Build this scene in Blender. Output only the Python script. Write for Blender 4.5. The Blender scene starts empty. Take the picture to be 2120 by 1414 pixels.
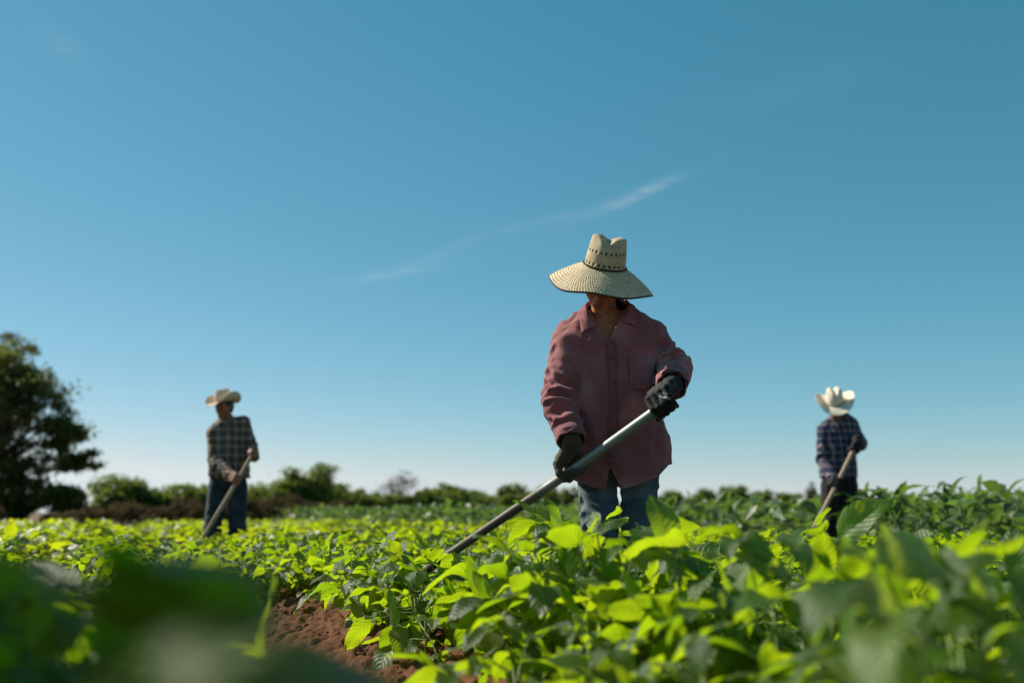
import bpy, bmesh, math, random
import numpy as np
from mathutils import Vector, Matrix
from mathutils.bvhtree import BVHTree

random.seed(7)
RNG = np.random.default_rng(11)
PI = math.pi
R_ = math.radians
sc = bpy.context.scene
COL = sc.collection

# ------------------------------------------------------------------ camera, sky, sun, exposure
CAM_H = 0.60
FPX = 2120 * 35.0 / 36.0            # focal length in photograph pixels
PITCH = math.atan((1060 - 707) / FPX)
cam_d = bpy.data.cameras.new('camera')
cam = bpy.data.objects.new('camera', cam_d)
COL.objects.link(cam)
cam.location = (0, 0, CAM_H)
cam.rotation_euler = (PI / 2 + PITCH, 0, 0)
cam_d.lens = 35
cam_d.sensor_width = 36
cam_d.clip_start = 0.02
cam_d.clip_end = 20000
cam_d.dof.use_dof = True
cam_d.dof.focus_distance = 3.92
cam_d.dof.aperture_fstop = 1.6
sc.camera = cam

SUN_AZ = math.atan2(-0.89, 0.45)     # measured from +Y (view direction) towards +X
SUN_EL = R_(39)
SUN_DIR = Vector((math.sin(SUN_AZ) * math.cos(SUN_EL), math.cos(SUN_AZ) * math.cos(SUN_EL), math.sin(SUN_EL)))
world = bpy.data.worlds.new('World')
sc.world = world
world.use_nodes = True
wn, wl = world.node_tree.nodes, world.node_tree.links
wn.clear()


def wmath(op, a, b=None, c=None):
    n = wn.new('ShaderNodeMath'); n.operation = op
    for i, v in enumerate((a, b, c)):
        if v is None: continue
        if isinstance(v, (int, float)): n.inputs[i].default_value = v
        else: wl.new(v, n.inputs[i])
    return n.outputs[0]


sky = wn.new('ShaderNodeTexSky')
sky.sky_type = 'NISHITA'
sky.sun_disc = False
sky.sun_elevation = SUN_EL
sky.sun_rotation = SUN_AZ
sky.altitude = 2000
sky.air_density = 1.0
sky.dust_density = 0.5
sky.ozone_density = 4.5
# a colour grade over the whole sky: each channel through one power curve
SKY_STR = 0.10
sep = wn.new('ShaderNodeSeparateColor'); wl.new(sky.outputs[0], sep.inputs[0])
cmb = wn.new('ShaderNodeCombineColor')
graded = []
for ci, (ga, kk) in enumerate(((1.30, 1.45), (.72, .93), (.72, .855))):
    graded.append(wmath('MULTIPLY', wmath('POWER', wmath('MULTIPLY', sep.outputs[ci], SKY_STR), ga), kk / SKY_STR))
wl.new(wmath('MINIMUM', graded[0], wmath('MULTIPLY', graded[1], .90)), cmb.inputs[0])
wl.new(graded[1], cmb.inputs[1])
wl.new(wmath('MAXIMUM', graded[2], wmath('MULTIPLY', graded[1], 1.02)), cmb.inputs[2])
# thin cirrus wisps high in the sky, by direction
tc = wn.new('ShaderNodeTexCoord')
sx = wn.new('ShaderNodeSeparateXYZ'); wl.new(tc.outputs['Generated'], sx.inputs[0])
yy = wmath('MAXIMUM', sx.outputs[1], 0.05)
qx = wmath('DIVIDE', sx.outputs[0], yy)
qz = wmath('DIVIDE', sx.outputs[2], yy)
cb = wn.new('ShaderNodeCombineXYZ'); wl.new(qx, cb.inputs[0]); wl.new(qz, cb.inputs[1])
mp = wn.new('ShaderNodeMapping'); wl.new(cb.outputs[0], mp.inputs[0])
mp.inputs['Rotation'].default_value = (0, 0, R_(-24)); mp.inputs['Scale'].default_value = (12, 110, 1)
nz = wn.new('ShaderNodeTexNoise'); wl.new(mp.outputs[0], nz.inputs['Vector'])
nz.inputs['Scale'].default_value = 1.6; nz.inputs['Detail'].default_value = 6; nz.inputs['Roughness'].default_value = 0.62
wisp = None


def sky_q(px, py):
    a = (px - 1060) / FPX; b = (707 - py) / FPX
    dy = math.cos(PITCH) - b * math.sin(PITCH); dz = math.sin(PITCH) + b * math.cos(PITCH)
    return a / dy, dz / dy


for (px, py, ang, la, wa, amp) in ((1325, 402, 24, .034, .0050, .95), (1300, 412, 24, .075, .006, .32), (1120, 460, 14, .05, .006, .30),
                                   (905, 530, 26, .045, .006, .34), (800, 568, 10, .065, .005, .42), (580, 930, 2, .025, .006, .25),
                                   (1850, 902, 0, .05, .004, .35), (130, 95, -40, .04, .012, .20), (1650, 180, 15, .12, .02, .08)):
    qa, qb = sky_q(px, py)
    ca, sa = math.cos(R_(ang)), math.sin(R_(ang))
    dx = wmath('SUBTRACT', qx, qa); dz = wmath('SUBTRACT', qz, qb)
    al = wmath('DIVIDE', wmath('ADD', wmath('MULTIPLY', dx, ca), wmath('MULTIPLY', dz, sa)), la)
    ac = wmath('DIVIDE', wmath('SUBTRACT', wmath('MULTIPLY', dz, ca), wmath('MULTIPLY', dx, sa)), wa)
    e = wmath('MULTIPLY', wmath('EXPONENT', wmath('MULTIPLY', wmath('ADD', wmath('MULTIPLY', al, al), wmath('MULTIPLY', ac, ac)), -1.0)), amp)
    wisp = e if wisp is None else wmath('ADD', wisp, e)
front = wmath('GREATER_THAN', sx.outputs[1], 0.05)
mr = wn.new('ShaderNodeMapRange'); wl.new(nz.outputs[0], mr.inputs[0])
mr.inputs[1].default_value = 0.34; mr.inputs[2].default_value = 0.75
wfac = wmath('MULTIPLY', wmath('MULTIPLY', wisp, mr.outputs[0]), wmath('MULTIPLY', front, 0.46))
cm = wn.new('ShaderNodeMix'); cm.data_type = 'RGBA'
wl.new(wfac, cm.inputs[0]); wl.new(cmb.outputs[0], cm.inputs[6]); cm.inputs[7].default_value = (6.5, 7.2, 7.4, 1)
bg = wn.new('ShaderNodeBackground'); bg.inputs[1].default_value = SKY_STR * .75
wo = wn.new('ShaderNodeOutputWorld')
wl.new(cm.outputs[2], bg.inputs[0]); wl.new(bg.outputs[0], wo.inputs[0])

sun_d = bpy.data.lights.new('sun', 'SUN')
sun = bpy.data.objects.new('sun', sun_d)
COL.objects.link(sun)
sun.rotation_euler = (-SUN_DIR).to_track_quat('-Z', 'Y').to_euler()
sun_d.energy = 5.0
sun_d.angle = R_(0.53)
sun_d.color = (1.0, 0.93, 0.80)

sc.view_settings.view_transform = 'Standard'
sc.view_settings.look = 'None'
sc.view_settings.exposure = 0.42
sc.view_settings.gamma = 1.0
sc.render.engine = 'CYCLES'
sc.cycles.use_denoising = True
sc.cycles.max_bounces = 8
sc.cycles.transmission_bounces = 6
sc.cycles.transparent_max_bounces = 8
sc.cycles.sample_clamp_indirect = 6.0


# ------------------------------------------------------------------ helpers
def P(px, py, Y):
    """photograph pixel at world depth Y -> world point"""
    a = (px - 1060) / FPX; b = (707 - py) / FPX
    d = np.array((a, math.cos(PITCH) - b * math.sin(PITCH), math.sin(PITCH) + b * math.cos(PITCH)))
    return np.array((0, 0, CAM_H)) + d * (Y / d[1])


def proj(V):
    V = np.asarray(V, dtype=np.float64).reshape(-1, 3)
    z = V[:, 2] - CAM_H
    zc = V[:, 1] * math.cos(PITCH) + z * math.sin(PITCH)
    yc = z * math.cos(PITCH) - V[:, 1] * math.sin(PITCH)
    return 1060 + FPX * V[:, 0] / zc, 707 - FPX * yc / zc


def unit(v):
    v = np.asarray(v, dtype=np.float64)
    return v / max(1e-9, np.linalg.norm(v))


def hash3(ix, iy, iz, seed):
    h = (ix.astype(np.int64) * 374761393 + iy.astype(np.int64) * 668265263 + iz.astype(np.int64) * 2147483647 + seed * 1274126177)
    h = (h ^ (h >> 13)) * 1274126177
    h = h & 0x7fffffff
    h = (h ^ (h >> 16))
    return (h & 0xffff) / 65535.0


def vnoise(X, Y, Z, seed=0):
    x0, y0, z0 = np.floor(X), np.floor(Y), np.floor(Z)
    fx, fy, fz = X - x0, Y - y0, Z - z0
    fx = fx * fx * (3 - 2 * fx); fy = fy * fy * (3 - 2 * fy); fz = fz * fz * (3 - 2 * fz)
    o = 0
    for i in (0, 1):
        for j in (0, 1):
            for k in (0, 1):
                w = (fx if i else 1 - fx) * (fy if j else 1 - fy) * (fz if k else 1 - fz)
                o = o + w * hash3(x0 + i, y0 + j, z0 + k, seed)
    return o


def fbm(X, Y, Z, seed=0, oct=4):
    o, a, t = 0, 1.0, 0
    for i in range(oct):
        o = o + a * vnoise(X * 2 ** i, Y * 2 ** i, Z * 2 ** i, seed + i); t += a; a *= 0.5
    return o / t


def make_mesh(name, V, F, mats, smooth=True, fmat=None, uv=None):
    V = np.asarray(V, dtype=np.float32)
    me = bpy.data.meshes.new(name)
    me.vertices.add(len(V)); me.vertices.foreach_set('co', V.ravel())
    if isinstance(F, np.ndarray):
        k = F.shape[1]; n = len(F)
        me.loops.add(n * k); me.loops.foreach_set('vertex_index', F.ravel().astype(np.int32))
        me.polygons.add(n); me.polygons.foreach_set('loop_start', np.arange(0, n * k, k, dtype=np.int32))
    else:
        n = len(F)
        tot = [len(f) for f in F]
        me.loops.add(sum(tot)); me.loops.foreach_set('vertex_index', np.array([i for f in F for i in f], dtype=np.int32))
        me.polygons.add(n); me.polygons.foreach_set('loop_start', np.concatenate(([0], np.cumsum(tot)[:-1])).astype(np.int32))
    if smooth: me.polygons.foreach_set('use_smooth', np.ones(n, dtype=bool))
    if not isinstance(mats, (list, tuple)): mats = [mats]
    for m in mats: me.materials.append(m)
    if fmat is not None: me.polygons.foreach_set('material_index', np.asarray(fmat, dtype=np.int32))
    me.update(calc_edges=True)
    if uv is not None:
        li = np.empty(len(me.loops), dtype=np.int32); me.loops.foreach_get('vertex_index', li)
        lay = me.uv_layers.new(name='UVMap')
        lay.data.foreach_set('uv', np.asarray(uv, dtype=np.float32)[li].ravel())
    me.validate()
    return me


def obj(name, me, parent=None, **props):
    o = bpy.data.objects.new(name, me)
    COL.objects.link(o)
    if parent is not None: o.parent = parent
    for k, v in props.items(): o[k] = v
    return o


def empty(name, loc, label=None, category=None, group=None):
    o = bpy.data.objects.new(name, None)
    o.empty_display_size = 0.05
    COL.objects.link(o)
    o.location = loc
    if label: o['label'] = label
    if category: o['category'] = category
    if group: o['group'] = group
    return o


class MB:
    """collects pieces into one mesh"""
    def __init__(s): s.V = []; s.F = []; s.M = []; s.n = 0
    def add(s, V, F, m=0):
        V = np.asarray(V, dtype=np.float64)
        s.V.append(V)
        for f in F: s.F.append([i + s.n for i in f]); s.M.append(m)
        s.n += len(V)
    def tube(s, pts, rad, seg=8, m=0, caps=True):
        pts = [np.asarray(p, dtype=np.float64) for p in pts]
        if not isinstance(rad, (list, tuple, np.ndarray)): rad = [rad] * len(pts)
        rings = []
        up = np.array((0.31, 0.17, 0.93)); 
        for i, p in enumerate(pts):
            a = pts[max(0, i - 1)]; b = pts[min(len(pts) - 1, i + 1)]
            t = unit(b - a)
            x = np.cross(t, up)
            if np.linalg.norm(x) < 1e-3: x = np.cross(t, (1, 0, 0))
            x = unit(x); y = np.cross(t, x)
            up = np.cross(x, t) if i else up
            an = np.arange(seg) * 2 * PI / seg
            rings.append(p + rad[i] * (np.cos(an)[:, None] * x + np.sin(an)[:, None] * y))
        V = np.concatenate(rings)
        F = []
        for i in range(len(pts) - 1):
            for j in range(seg):
                F.append((i * seg + j, i * seg + (j + 1) % seg, (i + 1) * seg + (j + 1) % seg, (i + 1) * seg + j))
        if caps:
            F.append(tuple(range(seg))[::-1]); F.append(tuple((len(pts) - 1) * seg + j for j in range(seg)))
        s.add(V, F, m)
    def mesh(s, name, mats, smooth=True, off=(0, 0, 0)):
        return make_mesh(name, np.concatenate(s.V) - np.asarray(off), s.F, mats, smooth, s.M)


def grid_faces(nu, nv, wrap_u=False):
    F = []
    for j in range(nv - 1):
        for i in range(nu if wrap_u else nu - 1):
            i2 = (i + 1) % nu
            F.append((j * nu + i, j * nu + i2, (j + 1) * nu + i2, (j + 1) * nu + i))
    return F


# signed distance fields on a grid, meshed with surface nets
class Field:
    def __init__(s, lo, hi, h):
        s.lo = np.asarray(lo, dtype=np.float64); s.h = h
        s.n = np.ceil((np.asarray(hi) - s.lo) / h).astype(int) + 1
        s.V = np.full(s.n, 0.5, dtype=np.float32)
    def region(s, lo, hi):
        a = np.clip(np.floor((np.asarray(lo) - s.lo) / s.h).astype(int), 0, s.n)
        b = np.clip(np.ceil((np.asarray(hi) - s.lo) / s.h).astype(int) + 1, 0, s.n)
        if np.any(b <= a): return None, None
        ax = [(s.lo[i] + s.h * np.arange(a[i], b[i])).astype(np.float32) for i in range(3)]
        return tuple(slice(a[i], b[i]) for i in range(3)), np.meshgrid(*ax, indexing='ij')
    def comb(s, sl, d, k, mode):
        v = s.V[sl]
        if mode == 'add':
            if k > 0:
                hh = np.clip(0.5 + 0.5 * (v - d) / k, 0, 1)
                s.V[sl] = v * (1 - hh) + d * hh - k * hh * (1 - hh)
            else: s.V[sl] = np.minimum(v, d)
        else:
            d = -d
            if k > 0:
                hh = np.clip(0.5 - 0.5 * (v - d) / k, 0, 1)
                s.V[sl] = v * (1 - hh) + d * hh + k * hh * (1 - hh)
            else: s.V[sl] = np.maximum(v, d)
    def cone(s, a, b, ra, rb, k=0.02, mode='add'):
        a = np.asarray(a, dtype=np.float64); b = np.asarray(b, dtype=np.float64)
        m = max(ra, rb) + k + 3 * s.h
        sl, g = s.region(np.minimum(a, b) - m, np.maximum(a, b) + m)
        if sl is None: return
        ab = b - a; L = float(ab @ ab) + 1e-12
        t = np.clip(((g[0] - a[0]) * ab[0] + (g[1] - a[1]) * ab[1] + (g[2] - a[2]) * ab[2]) / L, 0, 1)
        d = np.sqrt((g[0] - a[0] - t * ab[0]) ** 2 + (g[1] - a[1] - t * ab[1]) ** 2 + (g[2] - a[2] - t * ab[2]) ** 2) - (ra + (rb - ra) * t)
        s.comb(sl, d, k, mode)
    def chain(s, pts, rad, k=0.01):
        for i in range(len(pts) - 1): s.cone(pts[i], pts[i + 1], rad[i], rad[i + 1], k)
    def ell(s, c, r, M=None, k=0.02, mode='add'):
        c = np.asarray(c, dtype=np.float64); r = np.asarray(r, dtype=np.float64)
        m = r.max() + k + 3 * s.h
        sl, g = s.region(c - m, c + m)
        if sl is None: return
        X = [g[i] - c[i] for i in range(3)]
        if M is not None: X = [M[0, i] * X[0] + M[1, i] * X[1] + M[2, i] * X[2] for i in range(3)]
        k0 = np.sqrt((X[0] / r[0]) ** 2 + (X[1] / r[1]) ** 2 + (X[2] / r[2]) ** 2)
        k1 = np.sqrt((X[0] / r[0] ** 2) ** 2 + (X[1] / r[1] ** 2) ** 2 + (X[2] / r[2] ** 2) ** 2)
        d = k0 * (k0 - 1) / np.maximum(k1, 1e-6)
        s.comb(sl, np.maximum(d, -r.min()), k, mode)
    def loft(s, T, k=0.02, grow=0.0, ex=2.3):
        """rows of (z, cx, cy, half width, half depth), z rising"""
        T = np.asarray(T, dtype=np.float64)
        m = 0.08
        lo = np.array((np.min(T[:, 1] - T[:, 3]) - m, np.min(T[:, 2] - T[:, 4]) - m, T[0, 0] - m))
        hi = np.array((np.max(T[:, 1] + T[:, 3]) + m, np.max(T[:, 2] + T[:, 4]) + m, T[-1, 0] + m))
        sl, g = s.region(lo, hi)
        zz = g[2][0, 0, :]
        cx, cy, a, b = (smooth_interp(zz, T[:, 0], T[:, i]) for i in (1, 2, 3, 4))
        a = a + grow; b = b + grow
        q = (np.abs((g[0] - cx) / a) ** ex + np.abs((g[1] - cy) / b) ** ex) ** (1 / ex)
        d = (q - 1) * np.minimum(a, b)
        dz = np.maximum(T[0, 0] - g[2], g[2] - T[-1, 0] - grow)
        s.comb(sl, np.maximum(d, dz).astype(np.float32), k, 'add')
    def extract(s):
        V = s.V; n = s.n
        S = V < 0
        acc = np.zeros(tuple(n - 1) + (3,), dtype=np.float32); cnt = np.zeros(tuple(n - 1), dtype=np.float32)
        def sub(A, o): return A[o[0]:o[0] + n[0] - 1, o[1]:o[1] + n[1] - 1, o[2]:o[2] + n[2] - 1]
        for ax in range(3):
            for i in (0, 1):
                for j in (0, 1):
                    o = [0, 0, 0]; o[(ax + 1) % 3] = i; o[(ax + 2) % 3] = j
                    o2 = list(o); o2[ax] = 1
                    va, vb = sub(V, o), sub(V, o2)
                    cr = sub(S, o) != sub(S, o2)
                    idx = np.nonzero(cr)
                    t = va[idx] / (va[idx] - vb[idx])
                    cnt[idx] += 1
                    for c in range(3):
                        acc[idx + (np.full(len(idx[0]), c),)] += (t if c == ax else float(o[c]))
        act = cnt > 0
        ids = np.full(tuple(n - 1), -1, dtype=np.int64)
        ii = np.nonzero(act)
        ids[ii] = np.arange(len(ii[0]))
        P_ = (acc[ii] / cnt[ii][:, None] + np.stack(ii, 1)) * s.h + s.lo
        quads = []
        for ax in range(3):
            u, v = (ax + 1) % 3, (ax + 2) % 3
            a = [slice(None)] * 3; b = [slice(None)] * 3
            a[ax] = slice(0, n[ax] - 1); b[ax] = slice(1, n[ax])
            cr = S[tuple(a)] != S[tuple(b)]
            e = np.nonzero(cr)
            ok = (e[u] > 0) & (e[v] > 0) & (e[u] < n[u] - 1) & (e[v] < n[v] - 1)
            e = [q[ok] for q in e]
            ins = S[tuple(a)][tuple(e)]
            q = []
            for du, dv in ((1, 1), (0, 1), (0, 0), (1, 0)):
                c = list(e); c[u] = e[u] - du; c[v] = e[v] - dv
                q.append(ids[tuple(c)])
            q = np.stack(q, 1)
            q[~ins] = q[~ins][:, ::-1]
            quads.append(q)
        return P_, np.concatenate(quads)


def smooth_interp(x, xp, fp):
    """monotone-ish cubic interpolation of a table"""
    xp = np.asarray(xp, dtype=np.float64); fp = np.asarray(fp, dtype=np.float64)
    i = np.clip(np.searchsorted(xp, x) - 1, 0, len(xp) - 2)
    m = np.gradient(fp, xp)
    h = xp[i + 1] - xp[i]; t = np.clip((x - xp[i]) / h, 0, 1)
    return ((2 * t ** 3 - 3 * t ** 2 + 1) * fp[i] + (t ** 3 - 2 * t ** 2 + t) * h * m[i] + (-2 * t ** 3 + 3 * t ** 2) * fp[i + 1] + (t ** 3 - t ** 2) * h * m[i + 1]).astype(np.float32)


def vnormals(V, F):
    if F.shape[1] == 4: n = np.cross(V[F[:, 2]] - V[F[:, 0]], V[F[:, 3]] - V[F[:, 1]])
    else: n = np.cross(V[F[:, 1]] - V[F[:, 0]], V[F[:, 2]] - V[F[:, 0]])
    N = np.zeros_like(V)
    for k in range(F.shape[1]): np.add.at(N, F[:, k], n)
    return N / np.maximum(np.linalg.norm(N, axis=1), 1e-12)[:, None]


def tris(F):
    return F if F.shape[1] == 3 else np.concatenate((F[:, [0, 1, 2]], F[:, [0, 2, 3]]))


def clip(V, F, g):
    """keep the side where g < 0, cutting triangles along g = 0"""
    F = tris(F)
    ins = g < 0
    c = ins[F].sum(1)
    keep = [F[c == 3]]
    newV = []; cache = {}; base = len(V); extra = []
    def cut(i, j):
        key = (min(i, j), max(i, j))
        if key not in cache:
            t = g[i] / (g[i] - g[j]); t = min(max(t, 0.02), 0.98)
            cache[key] = base + len(newV); newV.append(V[i] + t * (V[j] - V[i]))
        return cache[key]
    for f in F[(c == 1) | (c == 2)]:
        poly = []
        for k in range(3):
            i, j = int(f[k]), int(f[(k + 1) % 3])
            if ins[i]: poly.append(i)
            if ins[i] != ins[j]: poly.append(cut(i, j))
        for k in range(1, len(poly) - 1): extra.append((poly[0], poly[k], poly[k + 1]))
    if newV: V = np.concatenate((V, np.array(newV)))
    if extra: keep.append(np.array(extra))
    F = np.concatenate(keep)
    used = np.unique(F)
    m = np.full(len(V), -1); m[used] = np.arange(len(used))
    return V[used], m[F]


# ------------------------------------------------------------------ materials
def new_mat(name):
    m = bpy.data.materials.new(name); m.use_nodes = True
    m.node_tree.nodes.clear()
    return m, m.node_tree.nodes, m.node_tree.links


class NB:
    def __init__(s, name):
        s.m, s.n, s.l = new_mat(name)
        s.out = s.n.new('ShaderNodeOutputMaterial')
        s.tc = s.n.new('ShaderNodeTexCoord')
    def put(s, sock, v):
        if isinstance(v, (int, float)): sock.default_value = v
        elif isinstance(v, tuple): sock.default_value = v if len(v) == 4 or sock.type == 'VECTOR' else v + (1,)
        else: s.l.new(v, sock)
    def math(s, op, a, b=None, c=None):
        n = s.n.new('ShaderNodeMath'); n.operation = op
        for i, v in enumerate((a, b, c)):
            if v is not None: s.put(n.inputs[i], v)
        return n.outputs[0]
    def noise(s, scale, detail=4, rough=.55, vec=None, stretch=None):
        v = vec if vec is not None else s.tc.outputs['Object']
        if stretch:
            mp = s.n.new('ShaderNodeMapping'); s.l.new(v, mp.inputs[0]); mp.inputs['Scale'].default_value = stretch; v = mp.outputs[0]
        n = s.n.new('ShaderNodeTexNoise'); s.l.new(v, n.inputs['Vector'])
        n.inputs['Scale'].default_value = scale; n.inputs['Detail'].default_value = detail; n.inputs['Roughness'].default_value = rough
        return n.outputs[0]
    def ramp(s, f, lo, hi, a=0.0, b=1.0):
        n = s.n.new('ShaderNodeMapRange'); s.put(n.inputs[0], f)
        for i, v in enumerate((lo, hi, a, b)): n.inputs[i + 1].default_value = v
        return n.outputs[0]
    def mix(s, f, a, b, mode='MIX'):
        n = s.n.new('ShaderNodeMix'); n.data_type = 'RGBA'; n.blend_type = mode
        s.put(n.inputs[0], f); s.put(n.inputs[6], a); s.put(n.inputs[7], b)
        return n.outputs[2]
    def bump(s, h, strength=.3, dist=.01):
        n = s.n.new('ShaderNodeBump'); n.inputs['Strength'].default_value = strength; n.inputs['Distance'].default_value = dist
        s.put(n.inputs['Height'], h)
        return n.outputs[0]
    def bsdf(s, col, rough=.6, spec=.3, metal=0.0, normal=None, sheen=0.0):
        n = s.n.new('ShaderNodeBsdfPrincipled')
        s.put(n.inputs['Base Color'], col); s.put(n.inputs['Roughness'], rough); s.put(n.inputs['Specular IOR Level'], spec); s.put(n.inputs['Metallic'], metal)
        if sheen: n.inputs['Sheen Weight'].default_value = sheen
        if normal is not None: s.l.new(normal, n.inputs['Normal'])
        return n.outputs[0]
    def done(s, sh):
        s.l.new(sh, s.out.inputs[0]); return s.m


def cloth(name, col, var=.25, weave=900, rough=.85, fade=None, bumps=.15, sheen=.15):
    b = NB(name)
    n1 = b.noise(7, 5, .6)
    d = tuple(c * (1 - var) for c in col); l = tuple(min(1, c * (1 + var)) for c in col)
    c = b.mix(b.ramp(n1, .3, .7), d, l)
    t1 = b.noise(1, 2, .6, stretch=(weave * .35, weave * .35, weave * .03))
    t2 = b.noise(1, 2, .6, stretch=(weave * .03, weave * .03, weave * .35))
    w = b.math('ADD', t1, t2)
    c = b.mix(b.ramp(w, .75, 1.25, 0, .75), tuple(x * .72 for x in col), c)
    if fade: c = b.mix(b.ramp(b.noise(5, 3, .5), .5, .72), c, fade)
    return b.done(b.bsdf(c, rough, .15, normal=b.bump(w, bumps, .002), sheen=sheen))


def plaid(name, base, stripe, stripe2, px, pz, wdt, wdt2, offx=0.0):
    b = NB(name)
    s = b.n.new('ShaderNodeSeparateXYZ'); b.l.new(b.tc.outputs['Object'], s.inputs[0])
    wob = b.math('MULTIPLY', b.math('SUBTRACT', b.noise(6, 2), .5), .02)
    xx = b.math('ADD', b.math('ADD', s.outputs[0], b.math('MULTIPLY', s.outputs[1], .8)), wob)
    zz = b.math('ADD', s.outputs[2], wob)
    def stripe_mask(v, per, w, off):
        f = b.math('FRACT', b.math('ADD', b.math('DIVIDE', v, per), 40 + off))
        return b.math('LESS_THAN', b.math('ABSOLUTE', b.math('SUBTRACT', f, .5)), w)
    m1 = stripe_mask(xx, px, wdt, offx); m2 = stripe_mask(zz, pz, wdt, 0)
    n1 = stripe_mask(xx, px, wdt2, offx + .5); n2 = stripe_mask(zz, pz, wdt2, .5)
    c = b.mix(b.math('MULTIPLY', b.math('ADD', n1, n2), .5), base, stripe2)
    c = b.mix(b.math('MULTIPLY', b.math('ADD', m1, m2), .5), c, stripe)
    c = b.mix(b.ramp(b.noise(9, 4), .3, .7, 0, .4), c, tuple(x * .5 for x in base))
    return b.done(b.bsdf(c, .85, .15, sheen=.1))


def leaf_mat(name, top, trans, tw=.5, rough=.42, spec=.5, veins=True, var=.35, sat2=None):
    b = NB(name)
    oi = b.n.new('ShaderNodeObjectInfo')
    ni = b.noise(5, 3, .5)
    ge = b.n.new('ShaderNodeNewGeometry')
    r = b.math('FRACT', b.math('ADD', b.math('MULTIPLY', oi.outputs['Random'], 1.0), b.math('MULTIPLY', ge.outputs['Random Per Island'], 1.0)))
    f = b.ramp(b.math('ADD', b.math('MULTIPLY', r, .75), b.math('MULTIPLY', ni, .35)), .1, 1.0)
    ct = b.mix(f, tuple(c * (1 - var) for c in top), tuple(c * (1 + var) for c in top))
    cr = b.mix(f, tuple(c * (1 - var * .7) for c in trans), sat2 or tuple(min(1, c * (1 + var * .6)) for c in trans))
    nor = None
    if veins:
        s = b.n.new('ShaderNodeSeparateXYZ'); b.l.new(b.tc.outputs['UV'], s.inputs[0])
        au = b.math('ABSOLUTE', s.outputs[0])
        fr = b.math('FRACT', b.math('MULTIPLY', b.math('SUBTRACT', s.outputs[1], b.math('MULTIPLY', au, .30)), 7.5))
        dv = b.math('ABSOLUTE', b.math('SUBTRACT', fr, .5))
        side = b.ramp(dv, .0, .11, 1, 0)
        mid = b.ramp(au, .0, .05, 1, 0)
        v = b.math('MAXIMUM', side, mid)
        net = b.noise(26, 3, .6, vec=b.tc.outputs['UV'])
        ct = b.mix(b.math('MULTIPLY', v, .28), ct, tuple(min(1, c * 2.2 + .03) for c in top))
        cr = b.mix(b.math('MULTIPLY', v, .45), cr, tuple(c * .55 for c in trans))
        hgt = b.math('ADD', b.math('MULTIPLY', b.math('SQRT', dv), 1.2), b.math('MULTIPLY', net, .7))
        hgt = b.math('SUBTRACT', hgt, b.math('MULTIPLY', v, .6))
        nor = b.bump(hgt, .42, .004)
    else:
        nor = b.bump(b.noise(40, 2), .4, .01)
    p = b.bsdf(ct, b.ramp(ni, .3, .7, rough - .06, rough + .1), spec, normal=nor)
    t = b.n.new('ShaderNodeBsdfTranslucent'); b.put(t.inputs[0], cr)
    if nor is not None: b.l.new(nor, t.inputs['Normal'])
    mx = b.n.new('ShaderNodeMixShader'); mx.inputs[0].default_value = tw
    b.l.new(p, mx.inputs[1]); b.l.new(t.outputs[0], mx.inputs[2])
    return b.done(mx.outputs[0])


def simple(name, col, rough=.6, spec=.3, metal=0.0, scale=12, var=.3, bump=.1, dist=.005, stretch=None):
    b = NB(name)
    n = b.noise(scale, 5, .6, stretch=stretch)
    c = b.mix(b.ramp(n, .3, .7), tuple(x * (1 - var) for x in col), tuple(min(1, x * (1 + var)) for x in col))
    return b.done(b.bsdf(c, b.ramp(n, .3, .7, max(.05, rough - .08), min(1, rough + .08)), spec, metal, normal=b.bump(n, bump, dist)))


M = {}
M['leaf'] = leaf_mat('bean_leaf', (.060, .128, .012), (.31, .54, .006), tw=.60, rough=.37, spec=.9, sat2=(.52, .66, .01))
M['leaf_dull'] = leaf_mat('dull_crop_leaf', (.06, .115, .035), (.20, .34, .04), tw=.36, rough=.42, spec=.5, veins=False)
M['leaf_far'] = leaf_mat('field_leaf', (.052, .108, .010), (.37, .56, .006), tw=.58, rough=.40, spec=.8, veins=False, sat2=(.62, .68, .01))
M['stem'] = simple('bean_stem', (.16, .24, .05), .5, .4)
M['tree_leaf'] = leaf_mat('tree_leaf', (.070, .088, .026), (.22, .25, .03), tw=.38, rough=.5, spec=.35, veins=False)
M['tree_leaf2'] = leaf_mat('orchard_leaf', (.075, .115, .030), (.26, .34, .03), tw=.4, rough=.5, spec=.35, veins=False)
M['dry_leaf'] = leaf_mat('dry_brush', (.12, .085, .045), (.15, .11, .04), tw=.25, rough=.8, spec=.1, veins=False)
M['bark'] = simple('bark', (.10, .075, .055), .9, .1, scale=9, bump=.6, dist=.03)
M['skin'] = simple('skin', (.44, .20, .105), .5, .35, scale=30, var=.14, bump=.08, dist=.002)
M['skin_dark'] = simple('skin_dark', (.30, .13, .075), .55, .3, scale=30, var=.14, bump=.08, dist=.002)
M['lip'] = simple('lips', (.27, .09, .07), .45, .35, scale=40, var=.1)
M['eye'] = simple('eye_dark', (.02, .015, .012), .3, .5, scale=40, var=.1)
M['hair'] = simple('hair', (.012, .009, .008), .45, .4, scale=60, bump=.5, stretch=(3, 3, .4))
M['shirt_mauve'] = cloth('mauve_shirt', (.30, .100, .106), .30, 900, fade=(.40, .165, .155))
M['shirt_seam'] = cloth('mauve_seam', (.24, .082, .088), .15, 900)
M['button'] = simple('button', (.10, .05, .05), .3, .5)
M['denim'] = cloth('denim_blue', (.075, .105, .120), .4, 700, fade=(.19, .235, .25))
M['denim_dark'] = cloth('denim_dark', (.024, .034, .045), .3, 700, fade=(.06, .08, .095))
M['trouser_black'] = cloth('dark_trousers', (.022, .018, .018), .3, 700)
M['plaid_grey'] = plaid('grey_plaid', (.036, .027, .023), (.42, .31, .225), (.13, .10, .078), .092, .086, .17, .16)
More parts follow.
